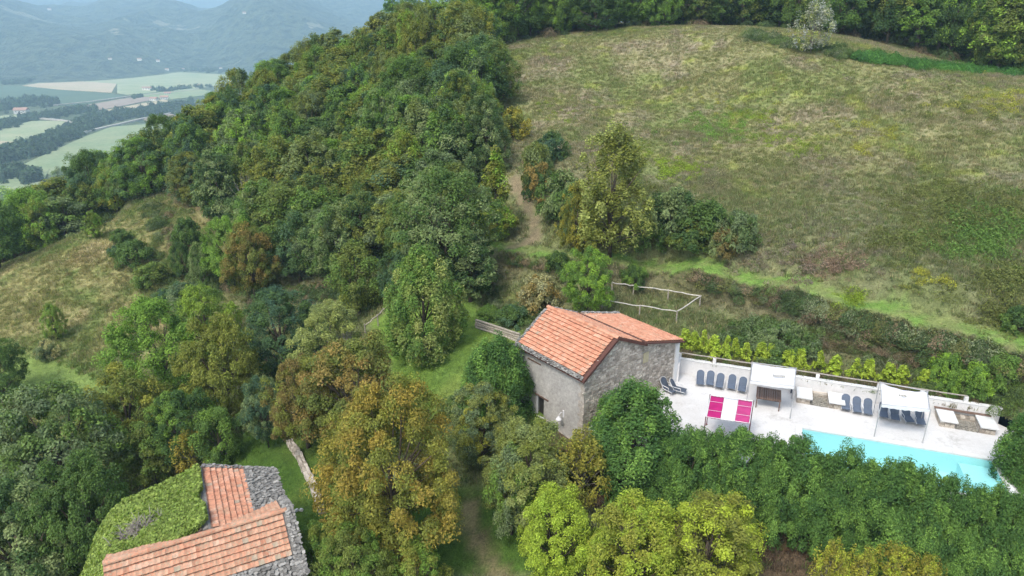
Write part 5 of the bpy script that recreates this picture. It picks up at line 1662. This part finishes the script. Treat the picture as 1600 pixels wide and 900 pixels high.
# meadow and slope grass
NT_ = 330000
x, y = sample_world(NT_, -78, 100, 28, 132)
dist = np.hypot(x, y)
z = height(x, y)
k = in_view(x, y, z) & bounds_mask(x, y) & (G.uniform(0, 1, NT_) < np.clip((75 / dist) ** 1.0, .35, 1))
wd = in_poly(x, y, WOOD) | in_poly(x, y, CREST_WOOD)
k &= ~(wd & (G.uniform(0, 1, NT_) < .9))
dtr, _, _ = seg_dist(x, y, TRACK); ddi, _, _ = seg_dist(x, y, DIRT); dst, _, _ = seg_dist(x, y, SLOPE_TRACK)
ls = lawn_s(x, y)
k &= (ddi > .7) & (ls < -.2)
x, y, z, dist, dtr, dst = x[k], y[k], z[k], dist[k], dtr[k], dst[k]
n = len(x); print('grass tufts', n)
tint = ground_colour(x, y) * G.uniform(.85, 1.3, (n, 1)) * (1 + G.normal(0, .05, (n, 3)))
sel = G.uniform(0, 1, n)
straw = sel < .14; tint[straw] = np.array([.30, .25, .14]) * G.uniform(.7, 1.2, (straw.sum(), 1))
gr = (sel > .9); tint[gr] = np.array([.11, .17, .04]) * G.uniform(.8, 1.3, (gr.sum(), 1))
sc = G.uniform(.55, 1.35, n) * np.where((dtr < 1.35) | (dst < 1.6), .3, 1.0) * (.6 + .9 * fbm(x / 5, y / 5, 121, 3))
srcs = [src('tuft_source', tuft_mesh('tuft', 900 + s, 16, .27, .020, .13, .9)) for s in range(5)]
scatter('meadow_grass', np.stack([x, y, z], 1), G.uniform(0, 6.28, n), sc, np.clip(tint, 0, 1), G.integers(0, 5, n), srcs, 'mottled dry grass of the meadow and the left slope')

# lawn grass
NT_ = 60000
x, y = sample_world(NT_, -26, 8, 24, 56)
z = height(x, y); k = in_view(x, y, z) & bounds_mask(x, y) & (lawn_s(x, y) > .1)
dd2, _, _ = seg_dist(x, y, DIRT2); k &= dd2 > .5
x, y, z = x[k], y[k], z[k]; n = len(x)
tint = ground_colour(x, y) * G.uniform(.8, 1.35, (n, 1))
srcs = [src('blade_source', tuft_mesh('blades', 920 + s, 10, .09, .014, .12, 1.1)) for s in range(3)]
scatter('lawn_grass', np.stack([x, y, z], 1), G.uniform(0, 6.28, n), G.uniform(.6, 1.4, n), np.clip(tint, 0, 1), G.integers(0, 3, n), srcs, 'mown bright green grass of the lawns')

# weeds in patches on the meadow
pts = []; tn = []; scs = []
def patch(px, py, wpx, n, col, s, jitter=.25):
    for _ in range(n):
        x, y, z = hit(px + G.normal(0, wpx / 2.4), py + G.normal(0, wpx / 6))
        pts.append((x, y, z)); tn.append(np.array(col) * G.uniform(1 - jitter, 1 + jitter)); scs.append(s * G.uniform(.6, 1.4))
YG, YL, GN, OLV, PUR = (.22, .30, .035), (.33, .33, .05), (.11, .19, .04), (.14, .16, .045), (.23, .19, .15)
for (px, py, w, n, c, s) in [(1125, 205, 70, 90, (.15, .27, .045), .55), (1062, 262, 60, 60, YG, .55), (1180, 182, 40, 30, YG, .5), (1215, 215, 60, 40, YG, .5), (1260, 236, 50, 20, YG, .5), (1350, 235, 30, 14, YL, .5),
                             (1445, 437, 40, 16, YL, .4), (1475, 440, 16, 6, YL, .4), (1470, 300, 120, 70, OLV, .6), (1500, 330, 140, 90, OLV, .7), (1550, 370, 120, 110, GN, .8), (1430, 380, 100, 50, OLV, .7), (1335, 470, 40, 24, YG, .45),
                             (1180, 250, 100, 40, OLV, .5), (990, 240, 60, 30, YG, .4), (880, 170, 80, 40, YG, .4), (1120, 170, 90, 30, YL, .4), (1560, 160, 100, 50, YL, .6), (1500, 175, 120, 60, OLV, .6),
                             (1130, 100, 120, 40, OLV, .4), (1340, 200, 60, 20, YL, .45), (1385, 210, 40, 14, YL, .45), (1240, 410, 120, 60, PUR, .5), (1300, 415, 70, 50, (.24, .17, .12), .55), (1000, 300, 40, 40, OLV, .6),
                             (1110, 290, 60, 50, (.24, .22, .12), .5), (1500, 120, 200, 60, PUR, .5), (1365, 345, 200, 60, OLV, .5), (1570, 440, 80, 60, OLV, .7), (1550, 495, 100, 50, OLV, .55), (1240, 150, 240, 70, OLV, .45),
                             (50, 480, 120, 60, (.20, .2, .06), .5), (140, 420, 120, 60, (.22, .19, .07), .5), (180, 340, 60, 30, (.13, .18, .05), .5), (250, 330, 60, 60, (.12, .17, .05), .6), (240, 480, 60, 60, (.15, .18, .05), .6)]:
    patch(px, py, w, n, c, s)
for _ in range(5200):
    x, y = G.uniform(0, 80), G.uniform(38, 128)
    if in_poly([x], [y], CREST_WOOD)[0] or in_poly([x], [y], WOOD)[0] or not bounds_mask(np.array([x]), np.array([y]))[0]: continue
    u_ = x * .345 + y * .938
    if u_ < 55 or G.uniform() > (1.0 if u_ < 75 else .45): continue
    if seg_dist([x], [y], TRACK)[0][0] < 1.5 or seg_dist([x], [y], DIRT)[0][0] < 1.5 or x < 3: continue
    m_ = float(fbm(np.array(x / 6), np.array(y / 6), 141, 2))
    if m_ < .42 and G.uniform() < .7: continue
    pts.append((x, y, float(height(x, y)))); scs.append(G.uniform(.16, .42)); tn.append(np.array([OLV, (.10, .135, .05), (.20, .18, .09), (.19, .155, .12), (.13, .175, .05), (.09, .12, .045)][G.integers(0, 6)]) * G.uniform(.7, 1.2))
srcs = [src('weed_source', clump_mesh('weed', 940 + s, 150, .75, .55, .15, .5)) for s in range(4)]
n = len(pts); scatter('meadow_weeds', np.array(pts), G.uniform(0, 6.28, n), np.array(scs) * 1.25, np.clip(np.array(tn), 0, 1), G.integers(0, 4, n), srcs, 'yellow-green weeds growing in patches across the meadow')

# creepers and brambles along the bank and under the wood's edge
pts = []; tn = []; scs = []
def along(line_px, n, spread, cols, s, j=.25):
    for _ in range(n):
        u = G.uniform(0, len(line_px) - 1.001); i = int(u); f = u - i
        px = line_px[i][0] * (1 - f) + line_px[i + 1][0] * f; py = line_px[i][1] * (1 - f) + line_px[i + 1][1] * f
        x, y, z = hit(px + G.normal(0, 6), py + G.normal(0, spread))
        if seg_dist([x], [y], TRACK)[0][0] < 1.8: continue
        pts.append((x, y, z)); tn.append(np.array(cols[G.integers(0, len(cols))]) * G.uniform(1 - j, 1 + j)); scs.append(s * G.uniform(.5, 1.5))
DK, MD, BR, GY_ = (.070, .110, .040), (.115, .170, .050), (.20, .155, .095), (.17, .20, .105)
along([(1100, 430), (1150, 445), (1250, 475), (1330, 500), (1400, 525), (1480, 545), (1600, 580)], 560, 9, [DK, MD, GY_, DK, BR, (.14, .15, .05)], .75)
along([(1020, 418), (1100, 422)], 60, 6, [BR, BR, MD], .5)
along([(1250, 500), (1400, 560), (1560, 590)], 260, 16, [BR, MD, (.12, .12, .05), GY_], .5)
along([(1430, 590), (1520, 600), (1600, 620)], 120, 14, [MD, (.12, .18, .04), DK], .6)
along([(1140, 520), (1200, 515), (1260, 530)], 90, 8, [GY_, MD], .6)
along([(800, 408), (860, 418), (930, 425)], 70, 4, [BR, DK, MD], .4)
along([(1060, 556), (1200, 576), (1400, 612), (1520, 632)], 130, 3, [BR, MD, (.13, .1, .06)], .35)
along([(1340, 90), (1400, 98), (1480, 108), (1560, 112), (1640, 118)], 200, 3, [(.07, .18, .035), (.05, .14, .03), (.09, .21, .04)], .85)
along([(1165, 55), (1240, 70), (1330, 88)], 120, 4, [DK, MD, GY_], .8)
along([(830, 240), (850, 300), (890, 350), (930, 385)], 150, 9, [DK, MD, BR, GY_], .75)
along([(760, 470), (800, 490), (840, 500)], 60, 7, [MD, DK, GY_, (.12, .19, .05)], .5)
along([(230, 330), (290, 380), (330, 440), (420, 470), (500, 460), (590, 470)], 220, 8, [DK, MD, BR, DK], .8)
along([(200, 290), (240, 330), (250, 420), (290, 470), (230, 500), (200, 560), (170, 600)], 180, 8, [MD, GY_, (.14, .17, .05)], .6)
along([(620, 400), (700, 440), (780, 440)], 80, 8, [MD, DK, BR], .6)
along([(900, 730), (980, 770), (1080, 800), (1200, 850), (1350, 900), (1500, 940)], 110, 16, [BR, (.12, .075, .045), MD], .28)
along([(0, 620), (100, 640), (180, 660), (240, 690), (320, 690)], 160, 10, [MD, DK, (.10, .16, .04)], .7)
along([(560, 560), (600, 620), (680, 670), (760, 690), (830, 680)], 120, 8, [MD, DK, GY_], .45)
along([(-10, 400), (40, 350), (100, 330), (190, 300), (240, 280)], 120, 5, [MD, DK, GY_], 1.0)
for _ in range(2600):
    # low growth on the woodland floor
    pl_ = WOOD if G.uniform() < .6 else CREST_WOOD
    x, y = G.uniform(-100, 4) if pl_ is WOOD else G.uniform(-6, 140), G.uniform(62, 150)
    if in_poly([x], [y], pl_)[0]:
        pts.append((x, y, float(height(x, y)))); tn.append(np.array([DK, MD, BR, DK][G.integers(0, 4)]) * G.uniform(.7, 1.2)); scs.append(G.uniform(.7, 1.9))
srcs = [src('bramble_source', clump_mesh('bramble', 960 + s, 900, 1.0, .75, .115, .55)) for s in range(5)]
n = len(pts); scatter('undergrowth', np.array(pts), G.uniform(0, 6.28, n), np.array(scs), np.clip(np.array(tn), 0, 1), G.integers(0, 5, n), srcs, 'brambles and undergrowth on the bank and at the edges of the wood')

# ------------------------------------------------------------------ the valley: trees in belts, houses
def ridge_tree(seed):
    return clump_mesh('far_crown', seed, 260, 5.0, 8.0, 1.9, .8)
srcs = [src('far_crown_source', ridge_tree(980 + s)) for s in range(4)]
pts = []; scs = []; tn = []
def belt(line, n, w, s=1.0):
    for _ in range(n):
        u = G.uniform(0, len(line) - 1.001); i = int(u); f = u - i
        px = line[i][0] * (1 - f) + line[i + 1][0] * f; py = line[i][1] * (1 - f) + line[i + 1][1] * f + G.normal(0, w)
        x, y, z = P(px, py, VAL)
        pts.append((x, y, VAL)); scs.append(s * G.uniform(.6, 1.3)); tn.append(np.array([.045, .075, .032]) * G.uniform(.6, 1.6))
belt([(-60, 265), (0, 247), (40, 238), (75, 224), (120, 208)], 420, 5, 1.1)
belt([(120, 208), (150, 195), (190, 182), (240, 176), (310, 168)], 260, 3, 1.0)
belt([(-40, 212), (0, 200), (45, 187), (100, 178), (150, 172)], 240, 2.2, .9)
belt([(125, 205), (120, 195), (150, 185), (195, 180), (300, 160)], 240, 2.5, .9)
belt([(-40, 172), (0, 170), (40, 160), (90, 160)], 200, 4, 1.0)
belt([(208, 152), (222, 153)], 14, 1.2, .8)
belt([(236, 141), (256, 143), (290, 139), (330, 135)], 40, 1.2, .9)
belt([(-40, 300), (0, 278), (30, 272), (60, 282)], 120, 5, 1.0)
belt([(-60, 133), (30, 130), (60, 124), (130, 118), (230, 108), (300, 110), (378, 113)], 320, 1.4, 1.0)
belt([(74, 241), (75, 242)], 3, .5, .6)
n = len(pts); scatter('valley_trees', np.array(pts), G.uniform(0, 6.28, n), np.array(scs), np.clip(np.array(tn), 0, 1), G.integers(0, 4, n), srcs, 'belts of riverside trees between the valley fields')

def far_house(px, py, wpx, label, lx=1.6, rz=0.3, wall='far_wall', zz=None):
    if zz is None:
        x, y, z = P(px, py, VAL)
    else:
        x, y, z = zz
    Z = proj(x, y, z)[2]
    w = wpx * Z / FPX
    root = empty('farmhouse', (x, y, z), rz, label=label, cat='house')
    d, h = w / lx, w * .32
    b = MB(); b.box((0, 0, h / 2 - 1), (w, d, h + 2)); b.build('walls', M[wall], root)
    b = MB(); o_ = .06 * w
    vs = [(-w / 2 - o_, -d / 2 - o_, h), (w / 2 + o_, -d / 2 - o_, h), (w / 2 + o_, d / 2 + o_, h), (-w / 2 - o_, d / 2 + o_, h), (-w / 2 - o_, 0, h + d * .28), (w / 2 + o_, 0, h + d * .28)]
    b.add(vs, [(0, 1, 5, 4), (2, 3, 4, 5), (1, 2, 5), (3, 0, 4), (3, 2, 1, 0)]); b.build('roof', M['far_roof'], root)
    for k in range(3):
        b = MB(); b.box((-w * .3 + k * w * .3, -d / 2 - .03, h * .55), (w * .08, .12, h * .3)); b.build('window', M['far_window'], root)
far_house(34, 177, 17, 'farmhouse with a red roof among trees at the left of the valley', 1.3, .2)
far_house(2, 164, 12, 'low house at the far left of the valley beside the dark field', 1.6, .1)
far_house(230, 141, 13, 'pale long farm building at the near side of the big pale field', 2.4, .0)
far_house(241, 157, 11, 'white farmhouse left of the cluster in the middle of the valley', 1.5, -.2)
far_house(257, 155, 11, 'red roofed farmhouse right of the cluster in the middle of the valley', 1.4, .3)
far_house(262, 148, 9, 'small white farmhouse just above the valley cluster', 1.5, .5)
far_house(313, 135, 7, 'small white house at the right of the valley, near the wood', 1.5, .2)
def on_far(px, py):
    a, b_, c = ray(px, py)
    t_ = np.linspace(1500, 15000, 3000)
    x, y, z = a * t_, b_ * t_, CAM_H + c * t_
    r = np.hypot(x, y); th = np.arctan2(x, y)
    i = np.clip(np.searchsorted(rr, r), 0, len(rr) - 1); j = np.clip(np.searchsorted(az, th), 0, len(az) - 1)
    m = np.nonzero(z < VZ[i, j])[0]
    k = m[0] if len(m) else len(t_) - 1
    return x[k], y[k], float(VZ[i[k], j[k]])
for (px, py, w, lab) in [(172, 93, 5, 'tiny pale house at the foot of the far slope, leftmost of a scattered row'), (218, 94, 6, 'tiny white house at the foot of the far slope above the big field'),
                         (247, 97, 5, 'tiny house left of the foot of the dark far hill'), (261, 110, 5, 'tiny white house at the far rim of the valley floor'),
                         (286, 109, 4, 'tiny pale house at the valley rim right of the white one'), (325, 108, 5, 'tiny house at the valley rim below the dark far hill'),
                         (345, 107, 4, 'tiny house at the valley rim near the wood'), (78, 18, 5, 'tiny white house high on the hazy left mountainside'), (382, 22, 5, 'tiny pale house on the hazy slope near the wooded hilltop')]:
    far_house(px, py, w, lab, 1.5, .2, zz=on_far(px, py))

# ------------------------------------------------------------------ haze
b = MB()
b.box((0, 7200, (1250 - 118) / 2), (30000, 17000, 1250 + 118))
hz = b.build('haze', M['coping'], kind='stuff')
t = NT('haze'); t.t.nodes.remove(t.b)
pv_ = t.n('ShaderNodeVolumePrincipled')
pv_.inputs['Color'].default_value = (.54, .79, 1.0, 1); pv_.inputs['Density'].default_value = .00024
pv_.inputs['Anisotropy'].default_value = 0.0
t.l(pv_.outputs[0], t.o.inputs['Volume'])
hz.data.materials.clear(); hz.data.materials.append(t.m)
